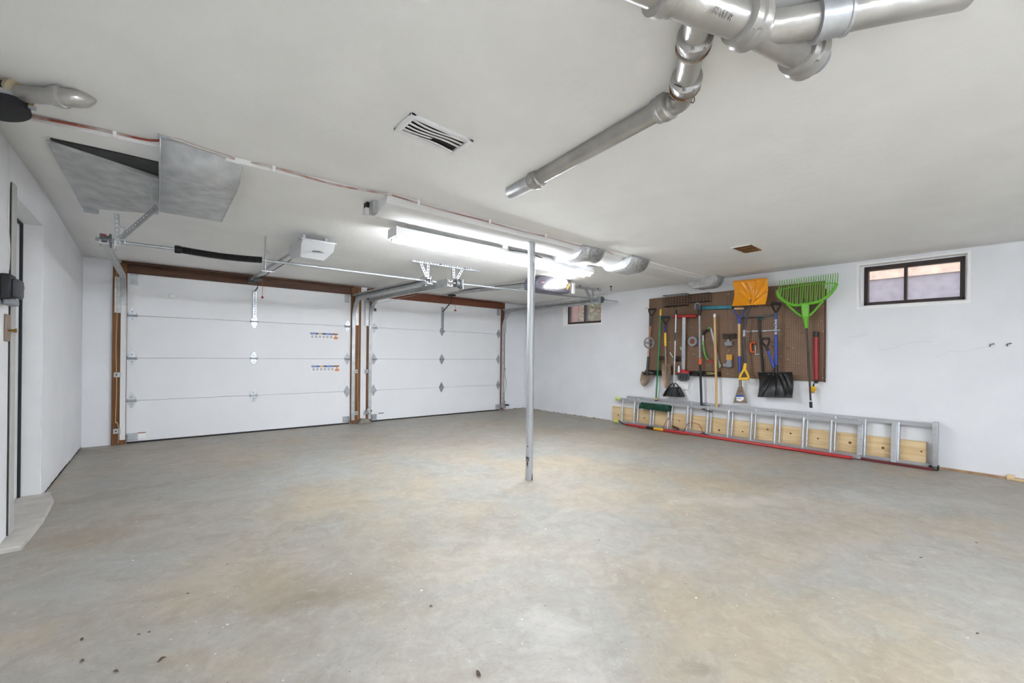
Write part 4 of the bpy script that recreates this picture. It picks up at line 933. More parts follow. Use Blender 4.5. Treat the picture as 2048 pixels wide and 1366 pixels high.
# round point shovel
t = tool('round_shovel', 'round point shovel with a bronze blade at the left end of the pegboard', 'shovel', c5(110, 1060, D))
dgrip(t, ((124, 358), (190, 356), (148, 430)), .011, BLACK, BLACK, c5, D)
part('shaft', MB().tube(T5((148, 425), (140, 520), (118, 780), d=D), .016, 12), M('faded_shaft', (178, 118, 96), .5, col2=(196, 190, 184), vs=7, thr=(.45, .6)), t)
part('upper_sleeve', MB().tube(T5((148, 420), (141, 510), d=D), .0185, 12), DGREY, t); part('socket', MB().tube(T5((120, 785), (112, 905), (110, 960), d=D), [.018, .02, .013], 12), DGREY, t)
part('blade', MB().plate(out5([(112, 918), (62, 926), (52, 965), (46, 1005), (52, 1038), (80, 1062), (112, 1045), (140, 1005), (158, 965), (168, 932)], D), -D, .003, .03), BRONZE, t)
# grey ring over its shaft
c = c5(127, 663, .145); t = tool('ring_handle', 'grey ring with a crossbar hanging in front of the round shovel shaft', 'ring', c)
pts = [(c.x+.083*math.cos(a), c.y, c.z+.083*math.sin(a)) for a in [2*PI*i/28 for i in range(28)]]
part('ring', MB().tube(pts, .012, 10, closed=True), GREYP, t); part('crossbar', MB().tube([c-Vector((.08, 0, 0)), c+Vector((.08, 0, 0))], .012, 10), GREYP, t); part('hub', MB().disc(c, (0, 1, 0), .022, .04, 14), GREYP, t)
# push broom
def bristles(mb, p, q, ln, splay, n, r=.004, rows=3, dep=.06, dirv=(0, 0, -1)):
    p, q, dv_ = Vector(p), Vector(q), Vector(dirv)
    for k in range(rows):
        for i in range(n):
            f = i/(n-1); o_ = p.lerp(q, f)+Vector((0, (k/(max(1, rows-1))-.5)*dep if rows > 1 else 0, 0)); e = o_+dv_*ln*random.uniform(.9, 1.08)+Vector(((f-.5)*splay+random.uniform(-.008, .008), random.uniform(-.012, .012)+(k-(rows-1)/2)*.012, 0))
            mb.tube([o_, e], [r, r*.6], 4)
t = tool('push_broom', 'push broom with green handle and dark green bristle head', 'broom', c5(190, 1260, .10))
part('handle', MB().tube(T5((232, 412), (214, 780), (191, 1185), d=.10), .0125, 12), GREENH, t); part('grip', MB().tube(T5((235, 357), (232, 414), d=.10), [.013, .016], 12), YELLOW, t)
part('ferrule', MB().tube(T5((191, 1165), (191, 1185), d=.10), .014, 12), YELLOW, t); part('socket', MB().tube(T5((191, 1182), (190, 1215), d=.10), [.017, .026], 12), BLACK, t)
A, B = c5(62, 1212, .13), c5(318, 1238, .13); part('head_block', MB().bar(A, B, .03, .085, (0, 0, 1)), GREENB, t, bev=.006)
mb = MB(); bristles(mb, A-Vector((0, 0, .01)), B-Vector((0, 0, .01)), .075, .02, 46, .007, 4, .09); part('bristles', mb, GREENB, t, kind='stuff'); part('bristle_block', MB().bar(A-Vector((0, 0, .045)), B-Vector((0, 0, .045)), .075, .10, (0, 0, 1)), GREENB, t)
# drain spade
t = tool('drain_spade', 'narrow spade with yellow shaft and navy grip hanging right of the push broom handle', 'spade', c5(280, 1080, D))
dgrip(t, ((243, 428), (314, 428), (276, 500)), .011, BLACK, NAVY, c5, D)
part('collar', MB().tube(T5((275, 495), (275, 575), d=D), .016, 12), NAVY, t); part('shaft_sleeve', MB().tube(T5((275, 572), (277, 692), d=D), .019, 12), YELLOW, t); part('shaft', MB().tube(T5((277, 690), (280, 855), d=D), .015, 12), BRONZE, t)
part('blade', MB().plate(out5([(282, 850), (245, 856), (243, 930), (248, 1010), (262, 1068), (288, 1084), (310, 1064), (322, 1000), (326, 930), (324, 858)], D), -D, .003, .025), BRONZE, t); part('blade_socket', MB().tube(T5((280, 845), (281, 930), d=D+.004), [.016, .009], 10), BRONZE, t)
# angle broom
t = tool('angle_broom', 'silver handled broom with a fan of black bristles', 'broom', c5(352, 1150, .12))
part('handle', MB().tube(T5((373, 400), (355, 1040), d=.12), .0105, 12), ALU, t); part('grip', MB().tube(T5((376, 362), (373, 405), d=.12), .014, 12), BLACK, t); part('grip', MB().tube(T5((369, 570), (366, 642), d=.12), .013, 12), DGREY, t)
arcp = [c5(303+105*i/10, 1072-42*math.sin(PI*i/10), .12) for i in range(11)]
part('cap', MB().tube(arcp, .008, 8).bar(c5(300, 1074, .12), c5(410, 1070, .12), .018, .035, (0, 0, 1)).tube(T5((355, 1035), (354, 1072), d=.12), .014, 10), BLACK, t)
mb = MB(); bristles(mb, c5(300, 1078, .12), c5(410, 1076, .12), .125, .145, 70, .005, 4, .03); part('bristles', mb, BLACK, t, kind='stuff'); part('bristle_core', MB().hull2(T5((302, 1076), (408, 1074), (438, 1136), (272, 1140), d=.128), T5((302, 1076), (408, 1074), (438, 1136), (272, 1140), d=.105)), BLACK, t)
# T handled tool
t = tool('post_hole_tool', 'aluminium post tool with a red T handle and dark foot', 'garden tool', c5(442, 1010, .08))
part('t_handle', MB().tube(T5((346, 424), (560, 418), d=.08), .024, 14), RED, t, bev=.004); part('post', MB().bar(c5(449, 418, .08), c5(441, 912, .08), .052, .03, (1, 0, 0)), ALU, t, bev=.003)
part('foot_plate', MB().prism(out5([(425, 905), (460, 905), (466, 922), (500, 922), (500, 940), (380, 940), (380, 925), (420, 922)], .08), -.115, -.06), RED, t, bev=.003); part('basket', MB().hull2([c5(x, y, .12) for x, y in ((385, 940), (498, 940), (494, 996), (470, 1010), (415, 1010), (390, 998))], [c5(x, y, .03) for x, y in ((385, 940), (498, 940), (494, 996), (470, 1010), (415, 1010), (390, 998))]), DGREY, t, bev=.006)
for xx in (415, 440, 468): part('basket_slot', MB().bar(c5(xx, 950, .123), c5(xx, 990, .123), .012, .004, (1, 0, 0)), BLACK, t)
# tape roll
c = c5(530, 650, .055); t = tool('tape_roll', 'roll of silver tape with a red core hung on the pegboard', 'tape', c)
mb = MB(); n = 28; rows = []
for rr, yy in ((.04, -.028), (.072, -.028), (.072, .026), (.04, .026), (.04, -.028)): rows.append([(c.x+rr*math.cos(2*PI*i/n), c.y+yy, c.z+rr*math.sin(2*PI*i/n)) for i in range(n+1)])
part('roll', mb.grid(rows), TAPE, t); part('core', MB().disc(c+Vector((0, .0, 0)), (0, 1, 0), .0405, .045, 24), M('brown_core', (120, 62, 44), .7), t)
# pole pruner
t = tool('pole_pruner', 'telescopic pole pruner with chrome head and orange clamp', 'pruner', c5(607, 1260, .12))
part('upper_pole', MB().tube(T5((588, 400), (590, 800), d=.12), .015, 12), M('pole_grey', (120, 126, 134), .4, .4, col2=(176, 178, 180), vs=5), t); part('lower_pole', MB().tube(T5((593, 850), (606, 1248), d=.12), .0175, 12), BLACK, t)
part('clamp', MB().tube(T5((592, 808), (594, 860), d=.12), .025, 12), ORED, t); part('end_cap', MB().tube(T5((606, 1244), (608, 1268), d=.12), .018, 12), ORED, t); part('head_socket', MB().tube(T5((592, 360), (588, 415), d=.12), [.03, .02], 12), BLACK, t, bev=.003)
part('jaw', MB().prism(out5([(592, 372), (545, 350), (540, 325), (555, 318), (562, 305), (578, 312), (600, 318), (604, 345)], .12), -.135, -.105), DGREY, t, bev=.003); part('hook', MB().tube(smooth_path(T5((596, 320), (570, 300), (548, 318), (548, 345), d=.14)), .008, 8), STEEL, t)
# bow saw
t = tool('bow_saw', 'green bow saw with a bright blade in the middle of the left board', 'saw', c5(740, 880, .06))
P_ = T5((690, 524), (665, 535), (636, 562), (620, 600), (621, 660), (630, 735), (645, 790), (685, 832), (735, 855), (768, 880), d=.06); part('frame', MB().tube(smooth_path(P_, 4), .0135, 10), SAWG, t)
part('frame_wrap', MB().tube(smooth_path(T5((662, 537), (636, 562), (622, 592), d=.06), 4), .0155, 10), BLACK, t); part('frame_label', MB().tube(T5((619, 592), (619, 680), d=.06), .0148, 10), LGREY, t); part('grip', MB().tube(smooth_path(T5((668, 820), (700, 838), (745, 858), d=.06), 4), .0155, 10), RED, t)
part('blade', MB().bar(c5(690, 528, .06), c5(770, 868, .06), .024, .0018, (1, 0, 0)), STEEL, t); part('end_lever', MB().tube(T5((760, 840), (778, 868), (768, 890), d=.06), [.008, .012, .008], 8), STEEL, t)
# wooden pole
one('wooden_pole', MB().tube(T5((725, 425), (734, 800), (745, 1270), d=.11), .0175, 14), DOWEL, 'plain wooden pole hanging right of the bow saw', 'pole', c5(745, 1270, .11), RWM); 
tp = bpy.data.objects['wooden_pole']; part('painted_tip', MB().tube(T5((725, 400), (725, 430), d=.11), .0178, 14), PAPER, tp, off=OFF['wooden_pole'])
# teal bar tool
t = tool('pry_tool', 'teal steel bar tool lying level under the wire baskets', 'pry tool', c5(735, 345, .06))
part('bar', MB().bar(c5(592, 345, .06), c5(886, 338, .06), .048, .03, (0, 0, 1)), TEAL, t, bev=.006); part('claw', MB().tube(smooth_path(T5((592, 345), (565, 330), (548, 322), (545, 345), (560, 362), d=.06)), .012, 8), STEEL, t)
for xx in (640, 745, 845): part('rivet', MB().disc(c5(xx, 342, .078), (0, 1, 0), .008, .006, 8), DGREY, t)
# wire baskets
def wire_basket(label, x0, x1, y0, y1, fn, dep, n=9, m=4, tape=.0):
    A, B = fn(x0, y0, .025), fn(x1, y1, .025); xa, xb, zt, zb = A.x, B.x, A.z, B.z
    t = tool('wire_basket', label, 'basket', (xa, -.025, zb), 'black wire baskets on the pegboard')
    rim = [(xa, -.025, zt), (xb, -.025, zt), (xb, -dep, zt), (xa, -dep, zt)]; bt = [(x*(1-tape)+tape*(xa+xb)/2, y, zb) for x, y, _ in rim]
    part('rim', MB().tube(rim, .004, 6, closed=True), BLACK, t); part('base_frame', MB().tube(bt, .004, 6, closed=True), BLACK, t)
    mb = MB()
    for i in range(n+1):
        x = xa+(xb-xa)*i/n; mb.tube([(x, -.026, zt), (x, -.026, zb), (x, -dep, zb), (x, -dep, zt)], 0.0019, 5)
    for i in range(1, m):
        z = zb+(zt-zb)*i/m; mb.tube([(xa, -.026, z), (xb, -.026, z), (xb, -dep, z), (xa, -dep, z)], 0.0019, 5, closed=True); y = -.026-(dep-.026)*i/m; mb.tube([(xa, y, zb), (xb, y, zb)], 0.0019, 5)
    part('wire_mesh', mb, BLACK, t); return t
wire_basket('larger black wire basket at the top left of the pegboard', 284, 490, 240, 322, c5, .13, 8, 4)
wire_basket('longer shallow black wire basket right of the larger one', 512, 700, 230, 284, c5, .12, 6, 3)
wire_basket('small black wire basket low between push broom and spade', 222, 266, 786, 818, c5, .08, 4, 3)
wire_basket('small black wire basket low behind the silver broom handle', 372, 428, 788, 830, c5, .09, 4, 3)
wire_basket('small black wire basket above the grey spring clamp', 815, 925, 585, 620, c5, .09, 7, 3)
# black trays along the foot of the board
def tray(label, x0, x1, y0, y1):
    A, B = c5(x0, y0, .02), c5(x1, y1, .09); t = tool('tool_tray', label, 'tray', (A.x, -.02, B.z), 'black trays along the foot of the pegboard')
    part('back', MB().box(A.x, B.x, -.028, -.022, B.z, A.z), BLACK, t); part('floor', MB().box(A.x, B.x, -.09, -.022, B.z, B.z+.006), BLACK, t); part('lip', MB().box(A.x, B.x, -.092, -.086, B.z, B.z+.03), BLACK, t)
    for x in (A.x, B.x-.005): part('side', MB().box(x, x+.005, -.09, -.022, B.z, B.z+.04), BLACK, t)
tray('black plastic tray behind the round shovel blade', 95, 240, 908, 962); tray('black plastic tray right of the red T handled tool', 500, 575, 918, 966); tray('black plastic tray under the green bow saw', 612, 765, 920, 968)
t = tool('cord_coil', 'coil of yellow cord lying in the tray under the bow saw', 'cord', c5(690, 940, .08)); c = c5(690, 944, .08)
part('coil', MB().tube([(c.x+.06*math.cos(a)+.006*math.sin(3*a), c.y+.03*math.sin(a), c.z+.012*math.sin(a*.5)+.004) for a in [2*PI*i/16 for i in range(33)]], .005, 6), M('yellow_cord', (206, 186, 110), .7), t)
one('white_card', MB().hull2(T5((365, 955), (488, 958), (485, 1090), (420, 1088), (365, 1000), d=.03), T5((365, 955), (488, 958), (485, 1090), (420, 1088), (365, 1000), d=.022)), PAPER, 'white card sheet hanging below the foot of the T handled tool', 'card', None, RWM)
one('silver_scoop', MB().tube(T5((400, 870), (400, 900), (400, 930), d=.14), [.012, .024, .022], 12), ALU, 'small silver scoop beside the foot of the T handled tool', 'scoop', None, RWM)
t = tool('folding_saw', 'small curved white blade saw between the brooms', 'saw', c5(345, 790, .05)); part('blade', MB().tube(smooth_path(T5((318, 750), (335, 778), (350, 800), d=.05)), [.006]*11, 6), PAPER, t); part('handle', MB().tube(smooth_path(T5((350, 800), (372, 818), (400, 825), d=.05)), .012, 8), BLACK, t)
t = tool('hose_nozzle', 'small pale green hose end hanging behind the T handled tool', 'nozzle', c5(424, 718, .04)); part('body', MB().tube(T5((415, 700), (424, 718), (434, 735), d=.04), [.014, .02, .014], 10), M('pale_green', (170, 200, 170), .5), t); part('peg', MB().tube(T5((424, 700), (424, 690), d=.03), .004, 6), STEEL, t)
# small grey tools
t = tool('spring_clamp', 'grey clip light clamped to the pegboard below the small wire basket', 'clamp', c5(855, 690, .05)); part('body', MB().prism(out5([(822, 655), (890, 648), (892, 688), (826, 690)], .05), -.09, -.025), GREYP, t, bev=.008); part('neck', MB().tube(T5((850, 655), (848, 632), d=.06), [.02, .012], 10), STEEL, t)
t = tool('wall_stapler', 'grey stapler body with yellow strips standing on the pegboard', 'stapler', c5(850, 890, .05)); part('body', MB().prism(out5([(806, 852), (838, 848), (842, 818), (882, 818), (888, 880), (860, 890), (806, 876)], .05), -.08, -.025), GREYP, t, bev=.006)
for i in range(4): part('strip', MB().box(c5(834+i*13, 800, .05).x, c5(844+i*13, 800, .05).x, -.06, -.03, c5(850, 820, .05).z, c5(850, 770, .05).z), M('yellow_strip%d' % i, (222, 166, 64), .5), t)
# scraper
t = tool('ice_scraper', 'long scraper with blue grip, wooden shaft and labelled steel blade', 'scraper', c6(184, 1212, .10))
dgrip(t, ((134, 352), (220, 350), (178, 470)), .012, BLUE, DOWEL, c6, .10)
part('grip_socket', MB().tube(T6((178, 440), (177, 490), d=.10), [.02, .022], 12), BLUE, t); part('shaft', MB().tube(T6((176, 485), (178, 790), d=.10), .0205, 14), DOWEL, t); part('lower_shaft', MB().tube(T6((178, 785), (182, 935), d=.10), .0215, 14), BLUE, t)
part('neck', MB().tube(T6((182, 930), (184, 1000), (186, 1050), (186, 1112), d=.10), [.015, .016, .02, .008], 12), BRONZE, t); bl = part('blade', MB().prism(out6([(165, 1064), (206, 1062), (246, 1212), (120, 1210)], .10), -.098, -.094), BRONZE, t)
part('blade_label', MB().prism(out6([(148, 1140), (216, 1140), (216, 1180), (185, 1198), (150, 1188)], .10), -.1005, -.098), PAPER, bl); part('label_band', MB().prism(out6([(148, 1140), (216, 1140), (216, 1156), (148, 1156)], .10), -.1015, -.1), LBLUE, bl)
mb = MB(); mb.prism(out6([(152, 1166), (190, 1166), (190, 1171), (152, 1171)], .10), -.1015, -.1); part('label_print', mb, DGREY, bl); part('bolt', MB().disc(c6(230, 1204, .102), (0, 1, 0), .01, .01, 8), RUST, t)
c = c6(205, 690, .06); sl = wire('loop of tan string hanging behind the scraper shaft', [(c.x-.04, c.y, c.z+.06), (c.x-.06, c.y, c.z), (c.x-.02, c.y, c.z-.05), (c.x+.03, c.y, c.z-.02), (c.x+.02, c.y, c.z+.05), (c.x-.04, c.y, c.z+.06)], WIREB, 'string', .003, name='string_loop'); sl.matrix_world = RWM @ Matrix.Translation(OFF['string_loop'])

def seg_d(p, a, b_):
    ax, ay = b_[0]-a[0], b_[1]-a[1]; t_ = max(0, min(1, ((p[0]-a[0])*ax+(p[1]-a[1])*ay)/(ax*ax+ay*ay))); return math.hypot(p[0]-a[0]-ax*t_, p[1]-a[1]-ay*t_)
def snow_blade(name, tl, tr, bl_, br, fn, d, curve, mat, t, ribs, ncol=49, nrow=36, dish=.05, rw=11, rh=.02):
    # scooped sheet between four crop corners; centre column is pressed in, moulded ribs run over it
    TL, TR, BL, BR = (fn(*q, d) for q in (tl, tr, bl_, br)); rows = []
    for i in range(nrow):
        v = i/(nrow-1); row = []
        for j in range(ncol):
            u = j/(ncol-1); p = TL.lerp(TR, u).lerp(BL.lerp(BR, u), v); e = 1-(2*u-1)**2; cp_ = ((tl[0]*(1-u)+tr[0]*u)*(1-v)+(bl_[0]*(1-u)+br[0]*u)*v, (tl[1]*(1-u)+tr[1]*u)*(1-v)+(bl_[1]*(1-u)+br[1]*u)*v); bump_ = max([math.exp(-(seg_d(cp_, a_, b2)/rw)**2) for a_, b2 in ribs]+[0]); row.append(p+Vector((0, curve*math.sin(PI*v)+dish*e*.5-rh*bump_, 0)))
        rows.append(row)
    return part(name, MB().grid(rows), mat, t, solid=.005)
t = tool('snow_shovel', 'orange bladed snow shovel hung upside down, yellow grip below', 'snow shovel', c6(220, 1000, .13))
snow_blade('blade', (118, 107), (428, 76), (110, 324), (414, 308), c6, .20, .06, ORANGE, t, [((285, 175), (285, 315)), ((190, 120), (262, 250)), ((245, 115), (280, 225)), ((335, 105), (300, 225)), ((400, 105), (318, 240)), ((160, 215), (250, 305)), ((405, 205), (312, 290))])
part('blade_edge', MB().tube(T6((116, 105), (428, 75), d=.20), .007, 8).tube(T6((110, 325), (414, 309), d=.20), .006, 8), ORANGE, t)
part('handle', MB().tube(smooth_path(T6((285, 270), (272, 325), (244, 420), (222, 540), (216, 620), (222, 740), (234, 860), d=.145), 4), .0155, 12), DGREY, t); part('handle_label', MB().tube(T6((222, 545), (218, 605), d=.145), .0165, 12), LGREY, t)
part('grip_socket', MB().tube(T6((232, 850), (225, 895), d=.15), [.02, .024], 12), YELLOW, t); dgrip(t, ((176, 992), (262, 990), (224, 890)), .0165, YELLOW, YELLOW, c6, .15)
# black T tool
t = tool('floor_squeegee', 'thin black T shaped squeegee hanging behind the blue snow shovel', 'squeegee', c6(390, 940, .045)); part('blade_bar', MB().bar(c6(200, 438, .05), c6(507, 408, .05), .02, .02, (0, 0, 1)), BLACK, t); part('handle', MB().tube(T6((352, 424), (364, 620), (392, 945), d=.05), .0125, 10), BLACK, t)
part('blue_clip', MB().tube(T6((365, 450), (392, 436), d=.06), .012, 8), TEAL, t)
# blue snow shovel
t = tool('snow_shovel', 'blue snow shovel with black blade below and a second assist handle', 'snow shovel', c6(505, 1160, .14))
dgrip(t, ((470, 306), (552, 306), (508, 400)), .0125, BLACK, BLACK, c6, .13); part('handle', MB().tube(T6((508, 395), (509, 640), (510, 940), d=.13), .0185, 14), M('dark_blue_shaft', (36, 56, 120), .4), t); part('handle_sleeve', MB().tube(T6((510, 600), (510, 870), d=.13), .0205, 14), BLUE, t)
part('collar', MB().tube(T6((510, 862), (509, 940), d=.13), .026, 14), BLACK, t); dgrip(t, ((362, 628), (450, 624), (428, 712)), .0125, BLACK, BLACK, c6, .2)
part('assist_neck', MB().tube(T6((420, 690), (436, 735), d=.2), [.018, .018], 12), BLACK, t); part('assist_arm', MB().tube([c6(434, 728, .2), c6(492, 890, .15)], .0165, 12), BLUE, t)
snow_blade('blade', (346, 936), (656, 936), (343, 1150), (658, 1160), c6, .15, .05, BLACK, t, [((510, 935), (516, 1145)), ((440, 955), (365, 1090)), ((485, 960), (400, 1145)), ((585, 955), (645, 1130)), ((545, 960), (605, 1140))], dish=.03); part('blade_edge', MB().tube(T6((344, 936), (658, 936), d=.15), .01, 8).tube(T6((343, 1152), (658, 1160), d=.15), .008, 8), BLACK, t)
tm = text_mesh('brand_lettering', 'SNOWJOE', .05, PAPER, .0004); c = c6(507, 518, .1525)
o = place('brand_lettering', tm, PAPER, t, c); o.rotation_euler = (PI/2, PI/2, 0); o.scale = (.86, .8, 1)
# leaf rake
t = tool('leaf_rake', 'wide green leaf rake hung head up at the right end of the pegboard', 'rake', c6(828, 1255, .12))
RD = .13
low = smooth_path([c6(x, y, RD) for x, y in ((522, 190), (532, 235), (575, 275), (640, 312), (700, 322), (775, 312), (850, 300), (920, 280), (985, 235), (1035, 180), (1064, 122))], 5)
part('lower_rim', MB().tube(low, .0185, 8), GREEN, t)
mid_ = smooth_path([c6(x, y, RD+.004) for x, y in ((522, 184), (600, 168), (700, 148), (800, 132), (900, 124), (1000, 121), (1064, 120))], 4); part('cross_bar', MB().tube(mid_, .0065, 8), GREEN, t)
for i in range(25):
    f = i/24; x = 541+(1072-541)*f; top = c6(x, 96-70*f, RD+.07); x2 = 528+(1062-528)*f
    b_ = min(low, key=lambda p_: abs(p_.x-c6(x2, 200, RD).x)); m_ = c6(x2*.5+x*.5, 184-64*f, RD+.004); part('tine', MB().tube([b_, m_, m_.lerp(top, .8)+Vector((0, .02, .0)), top], [.0055, .005, .0045, .004], 6), GREEN, t)
part('hub', MB().hull2(T6((735, 310), (815, 302), (812, 420), (795, 436), (768, 436), (745, 425), d=RD+.02), T6((735, 310), (815, 302), (812, 420), (795, 436), (768, 436), (745, 425), d=RD-.01)), GREEN, t, bev=.01)
for pts in (((745, 425), (690, 385), (610, 312)), ((815, 415), (870, 360), (940, 280))): part('strut', MB().tube(smooth_path([c6(x, y, RD) for x, y in pts], 4), .0135, 8), GREEN, t)
part('neck', MB().tube(T6((778, 425), (782, 455), (788, 530), d=RD), [.042, .03, .02], 14), GREEN, t)
for k in range(3): part('brace_rod', MB().tube(T6((672+k*12, 345+k*14), (735, 352+k*18), d=RD-.01), .004, 6).tube(T6((815, 348+k*18), (880-k*14, 330+k*14), d=RD-.01), .004, 6), DGREY, t)
part('handle', MB().tube(T6((788, 525), (800, 720), (826, 1195), d=RD-.01), .011, 10), M('dark_bronze_tube', (64, 56, 50), .4, .4), t); part('end_cap', MB().tube(T6((826, 1190), (829, 1255), d=RD-.01), .0165, 10), BLACK, t); part('cap_ring', MB().tube(T6((826, 1190), (826, 1198), d=RD-.01), .018, 10), PAPER, t)
c = c6(774, 270, .09); part('hang_loop', MB().tube(T6((764, 290), (764, 262), (784, 262), (784, 290), d=.09), .005, 6), DARKST, t)
# red tube
t = tool('tool_tube', 'slim red tube with black ends at the right edge of the pegboard', 'tube', c6(876, 1030, .06)); part('barrel', MB().tube(T6((874, 605), (876, 1000), d=.06), .026, 16), REDT, t); part('cap', MB().tube(T6((875, 560), (874, 612), d=.06), .0275, 16), BLACK, t); part('foot', MB().box(c6(862, 1000, .06).x, c6(890, 1000, .06).x, -.09, -.03, c6(876, 1032, .06).z, c6(876, 998, .06).z), BLACK, t, bev=.004)
t = tool('amber_reflector', 'small amber plastic fitting hanging below the red tube', 'fitting', c6(848, 1110, .05)); part('body', MB().tube(T6((848, 1060), (848, 1075), (847, 1095), (846, 1112), d=.05), [.02, .036, .032, .016], 12), YELLOW, t); part('cord', MB().tube(T6((856, 1035), (850, 1062), d=.05), .008, 8), BLACK, t); part('tip', MB().tube(T6((846, 1108), (846, 1120), d=.05), .018, 10), BRONZE, t)
# C clamp
t = tool('c_clamp', 'orange C clamp with a grey screw on the right board', 'clamp', c6(300, 760, .05)); part('frame', MB().tube(smooth_path(T6((322, 668), (300, 660), (280, 672), (278, 705), (280, 738), (298, 748), (322, 744), d=.05), 3), .0135, 8), ORED, t); part('screw', MB().tube(T6((322, 690), (324, 770), d=.05), .006, 8).tube(T6((315, 768), (356, 766), d=.05), .005, 6), STEEL, t)
# hook rails and single pegs
def hook_rail(label, a, b_, n):
    A, B = c6(*a, .035), c6(*b_, .035); t = tool('hook_rail', label, 'hook rail', A, 'silver hook rails'); part('rail', MB().bar(A, B, .012, .008, (0, 0, 1)), STEEL, t)
    for i in range(n): c = A.lerp(B, i/(n-1)); part('hook', MB().tube([c, c+Vector((0, -.03, -.008)), c+Vector((0, -.045, .012))], .0035, 6), STEEL, t)
hook_rail('silver row of hooks behind the scraper and snow shovel handles', (215, 562), (350, 556), 8); hook_rail('silver row of hooks behind the blue snow shovel shaft', (382, 556), (556, 548), 8)
def peg(fn, x, y):
    c = fn(x, y, .024); return MB().tube([c+Vector((0, .004, .012)), c, c+Vector((0, -.035, 0)), c+Vector((0, -.045, .014))], .004, 6), c
k = 0
for fn, x, y in ((c6, 330, 325), (c6, 372, 340), (c6, 425, 352), (c6, 620, 530), (c6, 745, 570), (c6, 580, 590), (c6, 620, 712), (c6, 668, 712), (c6, 560, 790), (c6, 620, 822), (c6, 722, 858), (c6, 120, 516), (c6, 80, 736), (c6, 405, 786), (c6, 288, 680), (c6, 485, 680), (c6, 930, 470), (c5, 112, 350), (c5, 315, 660), (c5, 395, 570), (c5, 520, 530), (c5, 700, 680), (c5, 660, 640), (c5, 900, 520), (c5, 358, 350), (c5, 540, 770)):
    mb, c = peg(fn, x, y); one('peg_hook', mb, STEEL, 'small silver peg hook on the pegboard with nothing hanging on it', 'hook', c, RWM, 'empty silver peg hooks')

# ================================================================== along the foot of the right wall
# pine plank
t0, t1 = w_(1226, 842, .02), w_(1853, 934, .02)
one('pine_plank', MB().box(t0.x, t1.x, -.045, -.007, 0, .272), PINE, 'long pine plank standing on edge behind the ladder', 'plank', None, RWM, bev=.004)
pk = bpy.data.objects['pine_plank']
random.seed(3)
for px in (1238, 1290, 1360, 1440, 1487, 1537, 1583, 1638, 1702, 1768, 1845):
    v = w_(px, 700, .045); z = random.uniform(.1, .2); part('knot', MB().disc((v.x, -.0452, z), (0, 1, 0), random.uniform(.009, .016), .003, 10), WOODJ, pk, off=OFF['pine_plank'])
def ladder(label, x0, x1, d, wdt, rungs, rh, caps, group='sections of the aluminium extension ladder', lean=.05):
    t = thing('ladder_section', label, 'ladder', (x0, -d, .0), RWM, group)
    def y_(z): return -d+lean*(z/.46)
    for z in (.035, .035+wdt-.03):
        y = y_(z); prof = [(y-.032, z-.016), (y+.032, z-.016), (y+.032, z-.008), (y-.022, z-.008), (y-.022, z+.008), (y+.032, z+.008), (y+.032, z+.016), (y-.032, z+.016)] if False else [(y-.014, z-.036), (y+.014, z-.036), (y+.014, z-.030), (y-.008, z-.030), (y-.008, z+.030), (y+.014, z+.030), (y+.014, z+.036), (y-.014, z+.036)]
        prof = [(yy, z+(zz-z)*rh) for yy, zz in prof]; part('side_rail', MB().prism(prof, x0, x1, 'x'), ALU, t)
    for x in rungs: part('rung', MB().tube([(x, y_(.035), .035), (x, y_(.035+wdt-.03), .035+wdt-.03)], .0175, 12), ALU, t)
    if caps:
        for z in (.035, .035+wdt-.03): part('end_cap', MB().tube([(x0-.09, y_(z), z), (x0-.08, y_(z), z), (x0-.01, y_(z), z), (x0+.0, y_(z), z)], [.024, .032, .032, .024], 12), LIME, t)
    return t
xA0, xA1 = w_(1238, 845, .16).x, w_(1722, 920, .16).x
rA = [w_(x, 870, .16).x for x in (1243, 1267, 1300, 1335, 1373, 1413, 1455, 1501, 1549, 1605, 1661)]
rB = [w_(x, 870, .09).x for x in (1274.5, 1306, 1342, 1380, 1420, 1463, 1509, 1558, 1613, 1669, 1729, 1796)]
ladder('front aluminium ladder section with pale green end caps, lying on edge', xA0, xA1, .17, .415, rA, .62, True)
lb = ladder('rear aluminium ladder section reaching further right, lying on edge against the plank', w_(1251, 845, .1).x, w_(1866, 935, .1).x, .105, .455, rB, .62, False)
xe = w_(1866, 935, .1).x; part('end_plate', MB().box(xe-.005, xe+.035, -.14, -.01, .01, .50), ALU, lb, bev=.004); part('rubber_foot', MB().box(xe-.03, xe+.045, -.14, -.05, 0, .05), BLACK, lb, bev=.006)
for x in (w_(1720, 870, .12).x, w_(1788, 870, .12).x): part('end_rung', MB().bar((x, -.13, .02), (x, -.08, .46), .05, .03, (1, 0, 0)), ALU, lb, bev=.003)
for zz, nm in ((.05, 'rung_lock'), (.40, 'rung_lock')): v = w_(1410, 860, .2); part(nm, MB().bar((v.x-.05, -.2, zz), (v.x+.1, -.19, zz-.03), .018, .012, (0, 0, 1)).tube([(v.x-.03, -.2, zz), (v.x-.03, -.16, zz)], .012, 8), DGREY, lb)
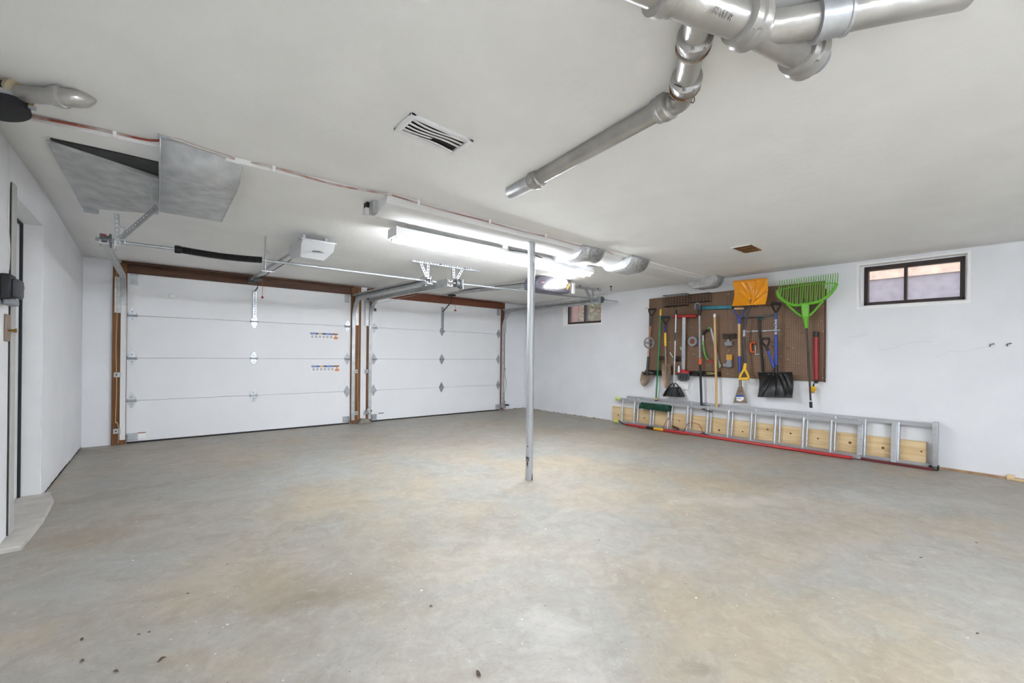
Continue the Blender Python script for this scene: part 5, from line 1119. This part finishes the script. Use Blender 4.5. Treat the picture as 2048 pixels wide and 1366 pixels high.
# red pole on the floor
pa, pb_ = w_(1252, 852, .24), w_(1704, 917, .24)
t = thing('telescopic_pole', 'long red pole with a yellow band lying on the floor before the ladder', 'pole', (pa.x, -.24, 0), RWM)
part('pole', MB().tube([(pa.x, -.24, .02), (pb_.x, -.235, .02)], .019, 12), RED, t); a = w_(1308, 862, .24).x; part('yellow_band', MB().tube([(a, -.24, .02), (w_(1327, 865, .24).x, -.24, .02)], .0215, 12), YELLOW, t); part('black_grip', MB().tube([(w_(1293, 860, .24).x, -.24, .02), (a, -.24, .02)], .024, 12), BLACK, t)
part('hook_end', MB().tube(smooth_path([(pa.x, -.24, .02), (pa.x-.08, -.24, .03), (pa.x-.16, -.22, .06)]), .009, 8), BLACK, t)
a, b_ = w_(1712, 919, .2).x, w_(1866, 940, .2).x
one('red_bar', MB().bar((a, -.165, .014), (b_, -.16, .014), .026, .03, (0, 0, 1)), M('dark_red_bar', (96, 30, 30), .5), 'dark red bar on the floor under the right end of the ladder', 'bar', None, RWM)
v = w_(1340, 850, .2); one('extension_cord', MB().tube(smooth_path([(v.x-.12, -.22, .01), (v.x-.06, -.2, .16), (v.x, -.2, .2), (v.x+.04, -.21, .06), (v.x+.2, -.2, .03), (v.x+.3, -.2, .17), (v.x+.45, -.2, .17), (v.x+.5, -.21, .05), (v.x+.3, -.3, .008), (v.x-.1, -.32, .008), (v.x-.5, -.3, .008)], 6), .0045, 6), M('brick_red_cord', (140, 62, 50), .6), 'thin red cord looping over the lower ladder rail', 'cord', None, RWM)
v = w_(1352, 861, .2); one('pulley_clip', MB().bar((v.x-.05, -.21, .09), (v.x+.05, -.21, .06), .03, .02, (0, 0, 1)), WOODH, 'small brown clip on the cord at the lower ladder rail', 'clip', None, RWM)
v = w_(2020, 950, .03); one('wood_block', MB().box(v.x-.02, v.x+.03, -.05, -.015, 0, .05).box(v.x+.0, v.x+.18, -.05, -.02, 0, .022), PINE, 'small scrap of pale wood on the floor against the right wall', 'wood scrap', None, RWM, bev=.003)
for px, py in ((1984, 690), (2018, 689)):
    v = w_(px, py, .0); one('wall_hook', MB().tube([(v.x-.012, -.001, v.z-.014), (v.x-.01, -.02, v.z+.005), (v.x+.016, -.012, v.z+.012)], .005, 6), DGREY, 'small dark screw hook in the bare right wall below the window', 'hook', None, RWM, 'screw hooks below the right window')

# ================================================================== litter on the floor
def leaf(px, py, s, label, grp=None, mat=LEAFD):
    c = at_z(px, py, 0); mb = MB(); a = random.random()*6; n = 9; rows = []; s *= .75
    for i in range(n):
        f = i/(n-1); wd = s*.35*math.sin(PI*min(1, f*1.05))+.001; x = (f-.5)*2*s; zz = .006+.35*s*abs(math.sin(f*3.5+a)); rows.append([(x, -wd, zz+wd*.6), (x, 0, zz), (x, wd, zz+wd*.5)])
    mb.grid(rows); mb.v = [Vector((c.x+v.x*math.cos(a)-v.y*math.sin(a), c.y+v.x*math.sin(a)+v.y*math.cos(a), v.z)) for v in mb.v]
    mz = min(v.z for v in mb.v)
    for v in mb.v: v.z -= mz-.001
    return one('dry_leaf', mb, mat, label, 'leaf', None, None, grp, solid=.0015)
leaf(957, 1350, .022, 'curled brown dry leaf on the floor at the bottom of the picture'); 
G = 'tiny dark scraps on the floor'
for px, py, s in ((323, 1321, .02), (164, 1280, .014), (376, 1188, .009), (455, 1129, .006), (862, 1213, .009), (1198, 1081, .007), (1842, 1116, .012), (1953, 1086, .01), (1955, 1268, .009), (232, 1344, .014), (165, 1323, .014), (277, 1270, .008), (298, 1265, .008)): leaf(px, py, s, 'tiny dark scrap of dry leaf lying on the concrete floor', G)
